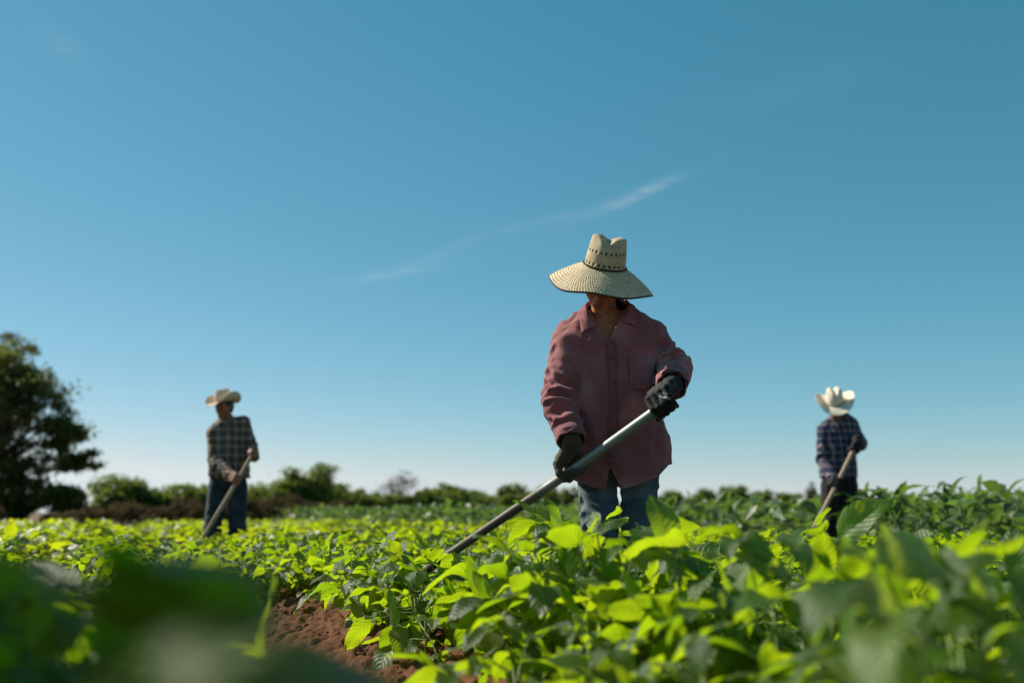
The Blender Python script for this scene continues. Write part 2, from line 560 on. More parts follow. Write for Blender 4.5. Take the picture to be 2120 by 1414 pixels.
M['plaid_navy'] = plaid('navy_plaid', (.013, .024, .058), (.46, .33, .32), (.03, .05, .095), .074, .072, .09, .20, .3)
M['glove_black'] = cloth('black_glove', (.012, .012, .013), .3, 1500, rough=.7)
M['glove_brown'] = cloth('brown_glove', (.085, .062, .040), .35, 1500, rough=.85, fade=(.16, .12, .07))
M['print'] = simple('white_print', (.62, .60, .58), .6, .2)
M['boot'] = simple('boot', (.05, .035, .025), .6, .3)


def straw(name, col, nu, nv):
    b = NB(name)
    s = b.n.new('ShaderNodeSeparateXYZ'); b.l.new(b.tc.outputs['UV'], s.inputs[0])
    row = b.math('FLOOR', b.math('MULTIPLY', s.outputs[1], nv))
    ph = b.math('MULTIPLY', b.math('MODULO', row, 2.0), .5)
    fu = b.math('ABSOLUTE', b.math('SUBTRACT', b.math('FRACT', b.math('ADD', b.math('MULTIPLY', s.outputs[0], nu), ph)), .5))
    fv = b.math('ABSOLUTE', b.math('SUBTRACT', b.math('FRACT', b.math('MULTIPLY', s.outputs[1], nv)), .5))
    h = b.math('MULTIPLY', b.ramp(fu, .1, .5, 1, 0), b.ramp(fv, .2, .5, 1, 0))
    n = b.noise(40, 4, .6)
    c = b.mix(b.ramp(n, .3, .7), tuple(x * .78 for x in col), tuple(min(1, x * 1.15) for x in col))
    c = b.mix(b.ramp(h, 0, .3, .6, 0), c, tuple(x * .5 for x in col))
    c = b.mix(b.ramp(b.noise(9, 3), .55, .8, 0, .5), c, tuple(x * .6 for x in col))
    return b.done(b.bsdf(c, .7, .25, normal=b.bump(h, .7, .004)))


M['straw'] = straw('woven_straw', (.70, .54, .33), 104, 13)
M['straw_crown'] = straw('woven_straw_crown', (.68, .53, .33), 72, 26)
M['hat_edge'] = cloth('hat_edge_brown', (.075, .045, .042), .2, 900)
M['hat_cord'] = simple('hat_cord', (.03, .02, .015), .8, .1)
M['felt_cream'] = simple('cream_hat', (.66, .52, .36), .8, .15, scale=20, var=.08)
M['felt_white'] = simple('white_hat', (.76, .66, .52), .8, .15, scale=20, var=.06)


def steel_mat():
    b = NB('worn_steel_tube')
    n = b.noise(5, 6, .65, stretch=(1, 1, 1))
    f = b.noise(60, 3, .6)
    sx_ = b.n.new('ShaderNodeSeparateXYZ'); b.l.new(b.tc.outputs['UV'], sx_.inputs[0])
    worn = b.math('ADD', b.ramp(sx_.outputs[1], .36, .48), b.math('MULTIPLY', b.math('SUBTRACT', n, .5), .9))
    c = b.mix(b.ramp(worn, .3, .7), (.25, .28, .265), (.085, .066, .05))
    c = b.mix(b.ramp(n, .56, .75, 0, .8), c, (.26, .23, .15))
    c = b.mix(b.ramp(f, .6, .8, 0, .5), c, (.12, .10, .08))
    return b.done(b.bsdf(c, b.ramp(n, .3, .7, .44, .66), .35, b.ramp(worn, .3, .7, .4, .1), normal=b.bump(f, .15, .002)))


M['steel'] = steel_mat()
M['blade'] = simple('hoe_blade_steel', (.30, .27, .24), .45, .5, .7, scale=20, var=.4)
M['wood'] = simple('pale_wood', (.40, .27, .17), .6, .3, scale=6, var=.25, stretch=(6, 6, 1))


def soil_mat():
    b = NB('brown_soil')
    n = b.noise(3.2, 6, .65); f = b.noise(34, 5, .7); g = b.noise(150, 3, .7)
    c = b.mix(b.ramp(n, .3, .7), (.095, .040, .019), (.195, .086, .041))
    c = b.mix(b.ramp(f, .45, .75, 0, .8), c, (.25, .118, .06))
    c = b.mix(b.ramp(g, .25, .5, .7, 0), c, (.05, .028, .018))
    h = b.math('ADD', f, b.math('MULTIPLY', g, .5))
    return b.done(b.bsdf(c, .95, .1, normal=b.bump(h, .8, .012)))


M['soil'] = soil_mat()
M['ground'] = simple('dry_ground', (.16, .11, .065), .95, .1, scale=.6, var=.3, bump=.4, dist=.1)

# ------------------------------------------------------------------ setting: rows, ground
RA = math.atan((210 - 1060) / FPX)                 # row direction
RV = np.array((math.sin(RA), math.cos(RA)))        # along the rows
RU = np.array((math.cos(RA), -math.sin(RA)))       # across the rows
ROWS = [-2.9, -2.15, -1.4, -.65, 0.1, 1.26, 2.12, 2.94, 3.7, 4.45, 5.2, 5.95]


def uv2xy(u, v): return u * RU[0] + v * RV[0], u * RU[1] + v * RV[1]
def xy2uv(x, y): return x * RU[0] + y * RU[1], x * RV[0] + y * RV[1]


def soil_h(u, v):
    u = np.asarray(u, dtype=np.float64); v = np.asarray(v, dtype=np.float64)
    d = np.min(np.abs(u[..., None] - np.array(ROWS)), axis=-1)
    ridge = .115 * np.clip(1 - (d / .52) ** 2, 0, 1)
    return .02 + ridge


def build_ground():
    S = 4000.0
    me = make_mesh('ground', [(-S, -200, -.05), (S, -200, -.05), (S, S, -.05), (-S, S, -.05)], np.array([[0, 1, 2, 3]]), M['ground'], False)
    obj('ground', me, kind='structure')
    us = np.concatenate((np.arange(-14, .35, .09), np.arange(.35, 1.95, .0125), np.arange(1.95, 9.5, .08)))
    vs = np.concatenate((np.arange(-3, 1.7, .1), np.arange(1.7, 7.2, .015), np.arange(7.2, 32, .16)))
    U, Vv = np.meshgrid(us, vs)
    H = soil_h(U, Vv)
    Z0 = np.zeros_like(U)
    n1 = fbm(U * 2.2, Vv * 2.2, Z0, 3, 3) - .5
    n2 = fbm(U * 11, Vv * 11, Z0, 5, 3)
    n3 = fbm(U * 30, Vv * 30, Z0, 9, 2)
    H = H + n1 * .05 + (np.abs(n2 - .5) * -2 + .35) * .062 + (n3 - .5) * .048
    X, Y = U * RU[0] + Vv * RV[0], U * RU[1] + Vv * RV[1]
    V = np.stack((X, Y, H), -1).reshape(-1, 3)
    nu, nv = len(us), len(vs)
    j, i = np.meshgrid(np.arange(nv - 1), np.arange(nu - 1), indexing='ij')
    a = (j * nu + i).ravel()
    F = np.stack((a, a + 1, a + nu + 1, a + nu), 1)
    obj('field_soil', make_mesh('field_soil', V, F, M['soil'], True), kind='structure')
    # loose crumbs and clods on the bare furrow
    bm = bmesh.new(); bmesh.ops.create_icosphere(bm, subdivisions=1, radius=1)
    iv = np.array([v.co[:] for v in bm.verts]); itf = np.array([[v.index for v in f.verts] for f in bm.faces]); bm.free()
    n = 6000
    rr = RNG
    cu = rr.normal(.85, .16, n); cv = 1.9 + 5 * rr.random(n) ** 1.3
    cu[n - 500:] = rr.uniform(1.25, 4.2, 500); cv[n - 500:] = rr.uniform(1.6, 5, 500)
    s = .003 + .016 * rr.random(n) ** 4
    s[:300] = rr.uniform(.010, .034, 300)
    Vs = []
    for k in range(n):
        q = iv * (1 + .35 * (rr.random((len(iv), 1)) - .5)) * rr.uniform(.7, 1.2, 3) * s[k]
        x, y = uv2xy(cu[k], cv[k])
        Vs.append(q + np.array((x, y, float(soil_h(cu[k], cv[k])) + s[k] * .3)))
    Fs = np.concatenate([itf + k * len(iv) for k in range(n)])
    obj('soil_clods', make_mesh('soil_clods', np.concatenate(Vs), Fs, M['soil'], True), kind='stuff', label='crumbly brown soil clods lying in the bare furrow', category='soil')


build_ground()


# ------------------------------------------------------------------ leaves and bean plants
def blade_mesh(name, L, W, curl, fold, wav, seed, mat, nu=7, nv=11):
    rs = np.random.default_rng(seed)
    V, uv = [], []
    for j in range(nv):
        t = j / (nv - 1)
        w = W * .5 * (max(t, 1e-4) ** .48) * ((1 - t) ** .78) * 1.72 if 0 < t < 1 else .0008
        ang = curl * t * t
        cy = L * (t - curl * curl * t ** 3 / 8); cz = .10 * L * math.sin(t * PI) * .6 - L * curl * t * t * .5
        for i in range(nu):
            s = (i / (nu - 1)) * 2 - 1
            x = s * w * math.cos(fold * abs(s) * .4)
            z = cz + fold * abs(s) * w * .7 - .35 * w * s * s * fold
            z += wav * L * .06 * math.sin(t * 9 + seed + s * 2.5) * abs(s)
            z += .007 * L * math.sin((t - .3 * abs(s) * .5) * 7.5 * 2 * PI) * (.4 + abs(s)) * (1 - t)
            back = -.10 * W * abs(s) * (1 - t) ** 3          # lobed base
            V.append((x, cy + back, z)); uv.append((s, t))
    F = grid_faces(nu, nv)
    return make_mesh(name, V, np.array(F), mat, True, uv=uv)


BL = []
for i, (c, fo, wv, wr) in enumerate(((.25, .45, .6, .78), (.6, .3, 1, .82), (-.15, .7, .7, .74), (.9, .5, 1.2, .80), (.1, .15, .9, .84), (.45, .9, .8, .72), (1.25, .35, 1, .78), (-.3, .35, .6, .8))):
    BL.append(blade_mesh('leaf', 1.0, wr, c, fo, wv, i + 1, M['leaf']))


def blade_matrix(p, az, pitch, roll, s):
    """blade starts at p, points along azimuth az (from +Y towards +X), pitched up, rolled about its midrib"""
    m = Matrix.Rotation(-az, 3, 'Z') @ Matrix.Rotation(pitch, 3, 'X') @ Matrix.Rotation(roll, 3, 'Y')
    return Matrix.Translation(Vector(p)) @ m.to_4x4() @ Matrix.Scale(s, 4)


def plant_variant(seed, nt, H, spread):
    rs = random.Random(seed)
    mb = MB(); leaves = []
    top = np.array((rs.uniform(-.03, .03), rs.uniform(-.03, .03), H * .72))
    mb.tube([(0, 0, -.06), top * .5, top], [.0045, .004, .0025], 6)
    for i in range(nt + 4):
        az = i * 2.39996 + rs.uniform(-.4, .4)
        q = math.sqrt((i + .6) / nt)
        rho = spread * q * rs.uniform(.75, 1.1)
        z = H * (1.0 - .42 * q * q + rs.uniform(-.16, .07))
        if i < 2: z = H * rs.uniform(.92, 1.1)
        if i >= nt:
            rho = spread * rs.uniform(.55, 1.1); z = H * rs.uniform(.22, .62)
        e = np.array((math.sin(az) * rho, math.cos(az) * rho, z))
        b = top * rs.uniform(.25, .95)
        mid = (b + e) / 2 + np.array((0, 0, -.02 + .05 * rs.random()))
        mb.tube([b, mid, e], [.0028, .0022, .0018], 5, caps=False)
        s = rs.uniform(.075, .155) * (1.0 if i > 1 else .8)
        lp = rs.gauss(0, .38)
        for k, (da, off) in enumerate(((0, 1.0), (1.25, 0), (-1.25, 0))):
            a2 = az + da + rs.uniform(-.25, .25)
            st = e + (np.array((math.sin(az), math.cos(az), lp * .5)) * .022 if k == 0 else 0)
            pit = lp * (1 if k == 0 else .3) + rs.gauss(-.05, .33)
            if rs.random() < .15: pit += rs.choice((-1, 1)) * rs.uniform(.5, 1.0)
            leaves.append((blade_matrix(st, a2, pit, rs.gauss(0, .42), s * (1.08 if k == 0 else .94)), rs.randrange(len(BL))))
            mb.tube([e, st + 0.0001], [.0018, .0016], 4, caps=False)
    return mb.mesh('stem', M['stem']), leaves


VAR = [plant_variant(100 + i, n, h, sp) for i, (n, h, sp) in enumerate(((8, .34, .22), (7, .31, .20), (9, .36, .24), (7, .38, .19), (8, .30, .23), (6, .33, .18), (9, .37, .22), (8, .35, .21)))]


def place_plant(x, y, z, rz, s, vi, label, group, tilt=(0, 0)):
    stem, leaves = VAR[vi]
    root = empty('bean_plant', (x, y, z), label, 'bean plant', group)
    root.rotation_euler = (tilt[0], tilt[1], rz)
    root.scale = (s, s, s)
    obj('stem', stem, root)
    for m, k in leaves:
        o = bpy.data.objects.new('leaf', BL[k]); COL.objects.link(o)
        o.parent = root
        o.matrix_local = m
    return root


ROW_TXT = {-2.9: 'the fourth row left of the foreground leaves', -2.15: 'the third row left of the foreground leaves', -1.4: 'the second row left of the foreground leaves',
           -.65: 'the first row left of the foreground leaves', .1: 'the blurred nearest row at lower left', 0.68: 'the far row closing the bare furrow', 1.26: 'the row beside the bare furrow', 2.12: 'the first row behind the woman',
           2.94: 'the second row behind the woman', 3.7: 'the third row behind the woman', 4.45: 'the fourth row behind the woman', 5.2: 'the fifth row behind the woman', 5.95: 'the last row before the dull crop'}
ONES = ['', 'first', 'second', 'third', 'fourth', 'fifth', 'sixth', 'seventh', 'eighth', 'ninth', 'tenth', 'eleventh', 'twelfth', 'thirteenth', 'fourteenth', 'fifteenth', 'sixteenth', 'seventeenth', 'eighteenth', 'nineteenth']
TENS = {2: ('twenty', 'twentieth'), 3: ('thirty', 'thirtieth'), 4: ('forty', 'fortieth'), 5: ('fifty', 'fiftieth'), 6: ('sixty', 'sixtieth'), 7: ('seventy', 'seventieth'), 8: ('eighty', 'eightieth'), 9: ('ninety', 'ninetieth')}
ORD = ONES[1:] + [(TENS[t][0] + '-' + ONES[o]) if o else TENS[t][1] for t in range(2, 10) for o in range(10)]
REGION = [(400, ', left of the left man'), (540, ', below the left man'), (900, ', right of the left man'), (1190, ', under the steel hoe'), (1400, ', below the woman'), (1660, ', left of the right man'), (1800, ', below the right man'), (9999, ', at the right edge')]
n_row = {}

WOMAN_XY = (.42, 3.92)
cands = []
rp = random.Random(5)
for u in ROWS:
    v = -1.0
    while v < 26:
        v += rp.uniform(.13, .2)
        uu = u + rp.gauss(0, .05)
        x, y = uv2xy(uu, v)
        cands.append((x, y, uu, v, u))
v = 5.6
while v < 26:
    v += rp.uniform(.13, .2)
    for uu in (.62, .92) if v < 9 else (.7,):
        uu += rp.gauss(0, .06)
        cands.append((*uv2xy(uu, v), uu, v, .68))
for (uu, v) in ((.80, 1.55), (.92, 1.75), (1.02, 1.5), (1.05, 2.0), (.86, 2.1), (1.10, 2.45), (1.6, 2.0), (1.72, 2.5), (1.7, 1.6), (1.75, 3.0), (1.66, 1.2), (1.78, 2.2), (1.44, 2.66), (1.52, 2.48), (1.40, 2.85), (1.58, 2.72), (1.02, 3.2), (1.06, 3.4), (1.09, 3.6), (1.06, 3.8), (1.12, 3.95), (1.08, 4.2)):
    x, y = uv2xy(uu, v)
    cands.append((x, y, uu, v, 1.26))
for (x, y) in ((-.50, .82), (-.56, 1.0), (-.60, 1.12), (-.70, 1.22), (-.68, 1.4), (-.80, 1.5), (-.92, 1.62), (-.50, 1.22), (-.62, 1.3), (-.58, 1.5), (-.72, 1.6), (-.70, 1.85), (-.85, 1.75)):
    u_, v_ = xy2uv(x, y)
    cands.append((x, y, u_, v_, .1))
vis = []
for c in cands:
    x, y = c[0], c[1]
    if y < .42: continue
    if abs(x / y) > .56 + .22 / y: continue
    if math.hypot(x, y) < .50: continue
    if c[4] == .1 and y < 1.6 and 1060 + FPX * x / y > (120 if y < .8 else 330): continue
    if c[4] == .1 and 2.0 <= y < 6 and c[2] > .08: continue
    if math.hypot(x - WOMAN_XY[0], y - WOMAN_XY[1]) < .2: continue
    vis.append(c)
vis.sort(key=lambda c: c[0] ** 2 + c[1] ** 2)
NEAR = vis[:290]
FAR_C = vis[290:]
NEAR_R = math.hypot(NEAR[-1][0], NEAR[-1][1])
for (x, y, uu, v, u) in NEAR:
    s = rp.uniform(.92, 1.18)
    d = math.hypot(x, y)
    if u == .1: s *= (.85 if d < 1.15 else .95) if d < 1.9 else .72
    elif u == 1.26: s *= 1.02 if v < 3.0 else .80
    elif u > 1.5: s *= .95 if v < 2.6 else .78
    else: s *= .70 if u < 0 else .78
    if uu < 1.11 and v < 3 and u == 1.26: s *= .75
    if 1.37 < uu < 1.6 and 2.4 < v < 2.95 and u == 1.26: s *= 1.12
    n_row[u] = n_row.get(u, 0) + 1
    px = 1060 + FPX * x / y
    if n_row[u] <= len(ORD):
        lab = ORD[n_row[u] - 1] + ' bean plant from the camera in ' + ROW_TXT[u]
    else:
        lab = 'bean plant in ' + ROW_TXT[u] + next(t for lim, t in REGION if px < lim)
    place_plant(x, y, float(soil_h(np.array(uu), np.array(v))) - .01, rp.uniform(0, 6.28), s, rp.randrange(len(VAR)), lab,
                'bean plants in ' + ROW_TXT[u], (rp.gauss(0, .06), rp.gauss(0, .06)))

# a few single large leaves that stand out in the foreground, on plants of their own
def hero_plant(label, base, leaves, mat=None):
    """leaves: (px, py of the blade base, px, py of its tip, depth of base, depth of tip, roll, mesh)"""
    root = empty('bean_plant', base, label, 'bean plant')
    mb = MB(); B = np.array(base)
    for (ax, ay, bx, by, da, db, roll, k) in leaves:
        a, b = P(ax, ay, da), P(bx, by, db)
        d = b - a; L = float(np.linalg.norm(d))
        az = math.atan2(d[0], d[1]); pit = math.asin(d[2] / L)
        m = blade_matrix(a - B, az, pit, roll, L)
        o = bpy.data.objects.new('leaf', BL[k]); COL.objects.link(o); o.parent = root; o.matrix_local = m
        q = (a - B)
        mb.tube([(0, 0, -.05), q * np.array((.3, .3, .55)), q], [.005, .0035, .002], 6)
    obj('stem', mb.mesh('stem', M['stem']), root)


hero_plant('large dark blurred bean plant rising in the left foreground', (-.32, .52, .06),
           [(480, 1290, 225, 1096, .52, .62, .25, 0), (330, 1330, 20, 1190, .52, .60, .3, 4), (250, 1300, 520, 1290, .58, .48, -.5, 2), (200, 1390, -60, 1290, .5, .5, .3, 4), (300, 1390, 470, 1370, .55, .5, .2, 1)])
hero_plant('pale blurred bean plant at the very bottom left of the field', (-.16, .36, .10),
           [(150, 1510, 600, 1296,   .36, .36, .56, 4), (560, 1440, 860, 1395, .72, .84, .35, 0)])
hero_plant('bean plant with one tall upright leaf in front of the right man', (1.0, 2.9, .05),
           [(1742, 1112, 1842, 1022, 2.92, 2.86, 1.15, 5), (1690, 1104, 1726, 1054, 2.95, 3.0, -1.0, 2), (1735, 1092, 1743, 1062, 2.98, 3.0, 1.2, 2), (1700, 1100, 1640, 1085, 2.9, 2.8, .3, 1)])
hero_plant('grey green blurred bean plant in the right foreground', (.62, 1.38, .03),
           [(1960, 1180, 1830, 1150, 1.60, 1.42, -.7, 4), (1930, 1160, 1990, 1210, 1.60, 1.5, .8, 1), (1900, 1330, 1800, 1230, 1.25, 1.1, -.8, 0), (1850, 1290, 1760, 1390, 1.1, 1.0, .5, 3), (1800, 1200, 1650, 1260, 1.4, 1.3, .2, 1)])
hero_plant('bean plant with an upright pointed leaf before the woman\'s knees', (.26, 2.95, .06),
           [(1218, 1128, 1245, 1070, 2.95, 2.98, -.9, 2), (1100, 1190, 985, 1100, 2.2, 2.25, .3, 4), (1195, 1125, 1130, 1090, 2.6, 2.5, .6, 0), (1300, 1150, 1420, 1110, 2.3, 2.4, -.5, 4)])

SHADE_WEED = plant_variant(900, 64, 1.36, .24)  # unseen weeds added outside the frame to cast shade on the left foreground
VAR.append(SHADE_WEED)
for i, (x, y) in enumerate(((-.80, .36), (-.97, .98), (-1.02, 1.1), (-1.14, 1.3), (-1.28, 1.5), (-1.08, .80))):
    w = place_plant(x, y, .02, i * 1.7, 1.0, len(VAR) - 1, ORD[i] + ' nearest unseen tall weed added beyond the left edge to shade the foreground', 'unseen tall weeds added to shade the foreground')
    w.name = 'added_shade_weed'; w['category'] = 'weed'

# the rest of the field, further than one can pick plants apart
def blade_cloud(pts, az, pit, roll, s, wr=.8):
    n = len(pts)
    base = np.array(((0, 0, 0), (-.5 * wr, .38, .10), (.5 * wr, .38, .10), (0, .40, .0), (0, 1, -.12), (-.33 * wr, .68, .05), (.33 * wr, .68, .05)))
    f = np.array(((0, 3, 1), (0, 2, 3), (1, 3, 5), (3, 2, 6), (5, 3, 4), (3, 6, 4)))
    ca, sa, cp, sp, cr, sr = np.cos(az), np.sin(az), np.cos(pit), np.sin(pit), np.cos(roll), np.sin(roll)
    x, y, z = base[None, :, 0], base[None, :, 1], base[None, :, 2]
    c = lambda q: q[:, None]
    x1 = x * c(cr) + z * c(sr); z1 = -x * c(sr) + z * c(cr)
    y2 = y * c(cp) - z1 * c(sp); z2 = y * c(sp) + z1 * c(cp)
    x3 = x1 * c(ca) + y2 * c(sa); y3 = -x1 * c(sa) + y2 * c(ca)
    V = np.stack((x3, y3, z2), -1) * s[:, None, None] + pts[:, None, :]
    F = (f[None] + (np.arange(n) * 7)[:, None, None]).reshape(-1, 3)
    return V.reshape(-1, 3), F


def bean_rest():
    r = np.random.default_rng(4)
    C = np.array([(c[0], c[1], c[2], c[3], c[4]) for c in FAR_C])
    per = 26
    n = len(C) * per
    K = np.repeat(np.arange(len(C)), per)
    H = r.uniform(.19, .27, len(C))[K]
    q = np.sqrt(r.random(n)); a = r.uniform(0, 2 * PI, n)
    sp = r.uniform(.20, .28, len(C))[K]
    z = soil_h(C[K, 2], C[K, 3]) + H * (1 - .45 * q * q + r.normal(0, .07, n))
    pts = np.stack((C[K, 0] + np.sin(a) * q * sp, C[K, 1] + np.cos(a) * q * sp, z), 1)
    V, F = blade_cloud(pts, a + r.normal(0, .9, n), r.normal(0, .42, n), r.normal(0, .45, n), r.uniform(.085, .135, n))
    obj('bean_field', make_mesh('bean_field', V, F, M['leaf_far'], True), kind='stuff', label='bright green rows of bean plants filling the field beyond the near rows', category='crop')


bean_rest()


def dull_crop():
    r = np.random.default_rng(8)
    n = 30000
    u = 6.7 + 34 * r.random(n) ** 1.7; v = r.uniform(-4, 62, n)
    x, y = u * RU[0] + v * RV[0], u * RU[1] + v * RV[1]
    ok = (y > 5) & (np.abs(x / np.maximum(y, .1)) < .60)
    u, v, x, y = u[ok], v[ok], x[ok], y[ok]
    n = len(u)
    H = .62 + .16 * fbm(x * .6, y * .6, x * 0, 2, 2) + np.clip((x - 2) * .02, 0, .12)
    q = r.random(n)
    z = H * (1 - .75 * q ** 1.5) + r.normal(0, .03, n)
    V, F = blade_cloud(np.stack((x, y, z), 1), r.uniform(0, 2 * PI, n), r.normal(-.1, .5, n), r.normal(0, .5, n), r.uniform(.14, .24, n), .62)
    obj('dull_green_crop', make_mesh('dull_green_crop', V, F, M['leaf_dull'], True), kind='stuff', label='taller dull green crop with pale glinting leaves right of the bean rows', category='crop')


dull_crop()


def grass_leaf(name, L, W, arch, seed):
    V, F = [], []
    n = 9
    for j in range(n):
        t = j / (n - 1)
        w = W * (.35 + .65 * math.sin(min(1, t * 1.6) * PI * .5)) * (1 - t ** 3) * .5
        a = arch * t
        y = L * math.sin(a) / max(arch, .01); z = L * (1 - math.cos(a)) / max(arch, .01)
        # starts upward, bends over
        V += [(-w, z, y + .25 * w), (0, z, y), (w, z, y + .25 * w)]
    return make_mesh(name, V, np.array(grid_faces(3, n)), M['leaf_dull'], True)


GL = [grass_leaf('leaf', 1, .11, a, i) for i, a in enumerate((1.3, 1.9, 2.3, 1.6))]


def corn_plants():
    r = random.Random(21)
    spots = []
    for i in range(44):
        px = r.uniform(1770, 2130); d = r.uniform(9.0, 14.5)
        spots.append((px, d))
    spots += [(1790, 9.6), (1822, 9.8), (1560, 13), (1590, 15), (1660, 18), (1500, 17), (1440, 19)]
    spots.sort(key=lambda q: q[1])
    for i, (px, d) in enumerate(spots):
        x = (px - 1060) / FPX * d
        h = r.uniform(.55, .68) * (1.0 + .1 * (px > 1950))
        rank = sum(1 for q in spots if (q[0] > 1770) == (px > 1770) and q[0] < px)
        lab = ORD[rank] + (' maize plant from the left among those right of the right man' if px > 1770 else ' maize plant from the left between the woman and the right man')
        root = empty('maize_plant', (x, d, .0), lab, 'maize plant', 'maize plants at the right' if px > 1770 else 'maize plants in the middle distance')
        mb = MB(); mb.tube([(0, 0, -.05), (r.uniform(-.02, .02), 0, h)], [.012, .006], 6)
        obj('stalk', mb.mesh('stalk', M['stem']), root)
        for k in range(7):
            o = bpy.data.objects.new('leaf', GL[r.randrange(4)]); COL.objects.link(o); o.parent = root
            s = r.uniform(.38, .6)
            o.matrix_local = Matrix.Translation((0, 0, h * (.3 + .7 * k / 6.0))) @ Matrix.Rotation(k * 2.6 + r.uniform(-.5, .5), 4, 'Z') @ Matrix.Rotation(r.uniform(-.5, -.1), 4, 'X') @ Matrix.Scale(s, 4)


corn_plants()


# ------------------------------------------------------------------ trees and brush
def tree(name, label, cat, base, trunk_h, trunk_r, blobs, nclump, per, leaf, mat, seed, group=None, limbs=10, clump_r=.16, bark=None, sparse=None):
    """blobs: ellipsoids (x,y,z,rx,ry,rz) relative to the base"""
    r = np.random.default_rng(seed)
    root = empty(name, base, label, cat, group)
    W = np.array([b[3] * b[4] * b[5] for b in blobs]) ** .66; W = W / W.sum()
    cs, rad = [], []
    for k in range(nclump):
        b = blobs[r.choice(len(blobs), p=W)]
        d = r.normal(size=3); d /= np.linalg.norm(d)
        q = r.random() ** .45
        cs.append(np.array(b[:3]) + d * q * np.array(b[3:]))
        rad.append(clump_r * min(b[3:]) * r.uniform(.6, 1.5))
    cs = np.array(cs); rad = np.array(rad)
    K = np.repeat(np.arange(nclump), per)
    n = len(K)
    pts = cs[K] + r.normal(size=(n, 3)) * rad[K][:, None] * np.array((1.25, 1.25, .62))
    pts[:, 2] = np.maximum(pts[:, 2], .05)
    V, F = blade_cloud(pts, r.uniform(0, 2 * PI, n), r.normal(-.2, .6, n), r.normal(0, .6, n), r.uniform(.6, 1.3, n) * leaf, .6)
    obj('crown', make_mesh('crown', V, F, mat, True), root)
    mb = MB()
    lean = r.normal(0, .05, 2)
    tp = np.array((lean[0] * trunk_h, lean[1] * trunk_h, trunk_h))
    mb.tube([(0, 0, -.3), tp * .5 + np.array((r.normal(0, .02) * trunk_h, 0, 0)), tp], [trunk_r * 1.25, trunk_r, trunk_r * .75], 9)
    for k in range(limbs):
        c = cs[r.integers(nclump)]
        mid = (tp + c) / 2 + r.normal(0, .05, 3) * np.linalg.norm(c - tp) + np.array((0, 0, .06 * np.linalg.norm(c - tp)))
        mb.tube([tp * r.uniform(.75, 1), mid, c], [trunk_r * .55, trunk_r * .3, trunk_r * .08], 6, caps=False)
    obj('trunk', mb.mesh('trunk', bark or M['bark']), root)
    return root


def at(px, d): return ((px - 1060) / FPX * d, d, 0.0)


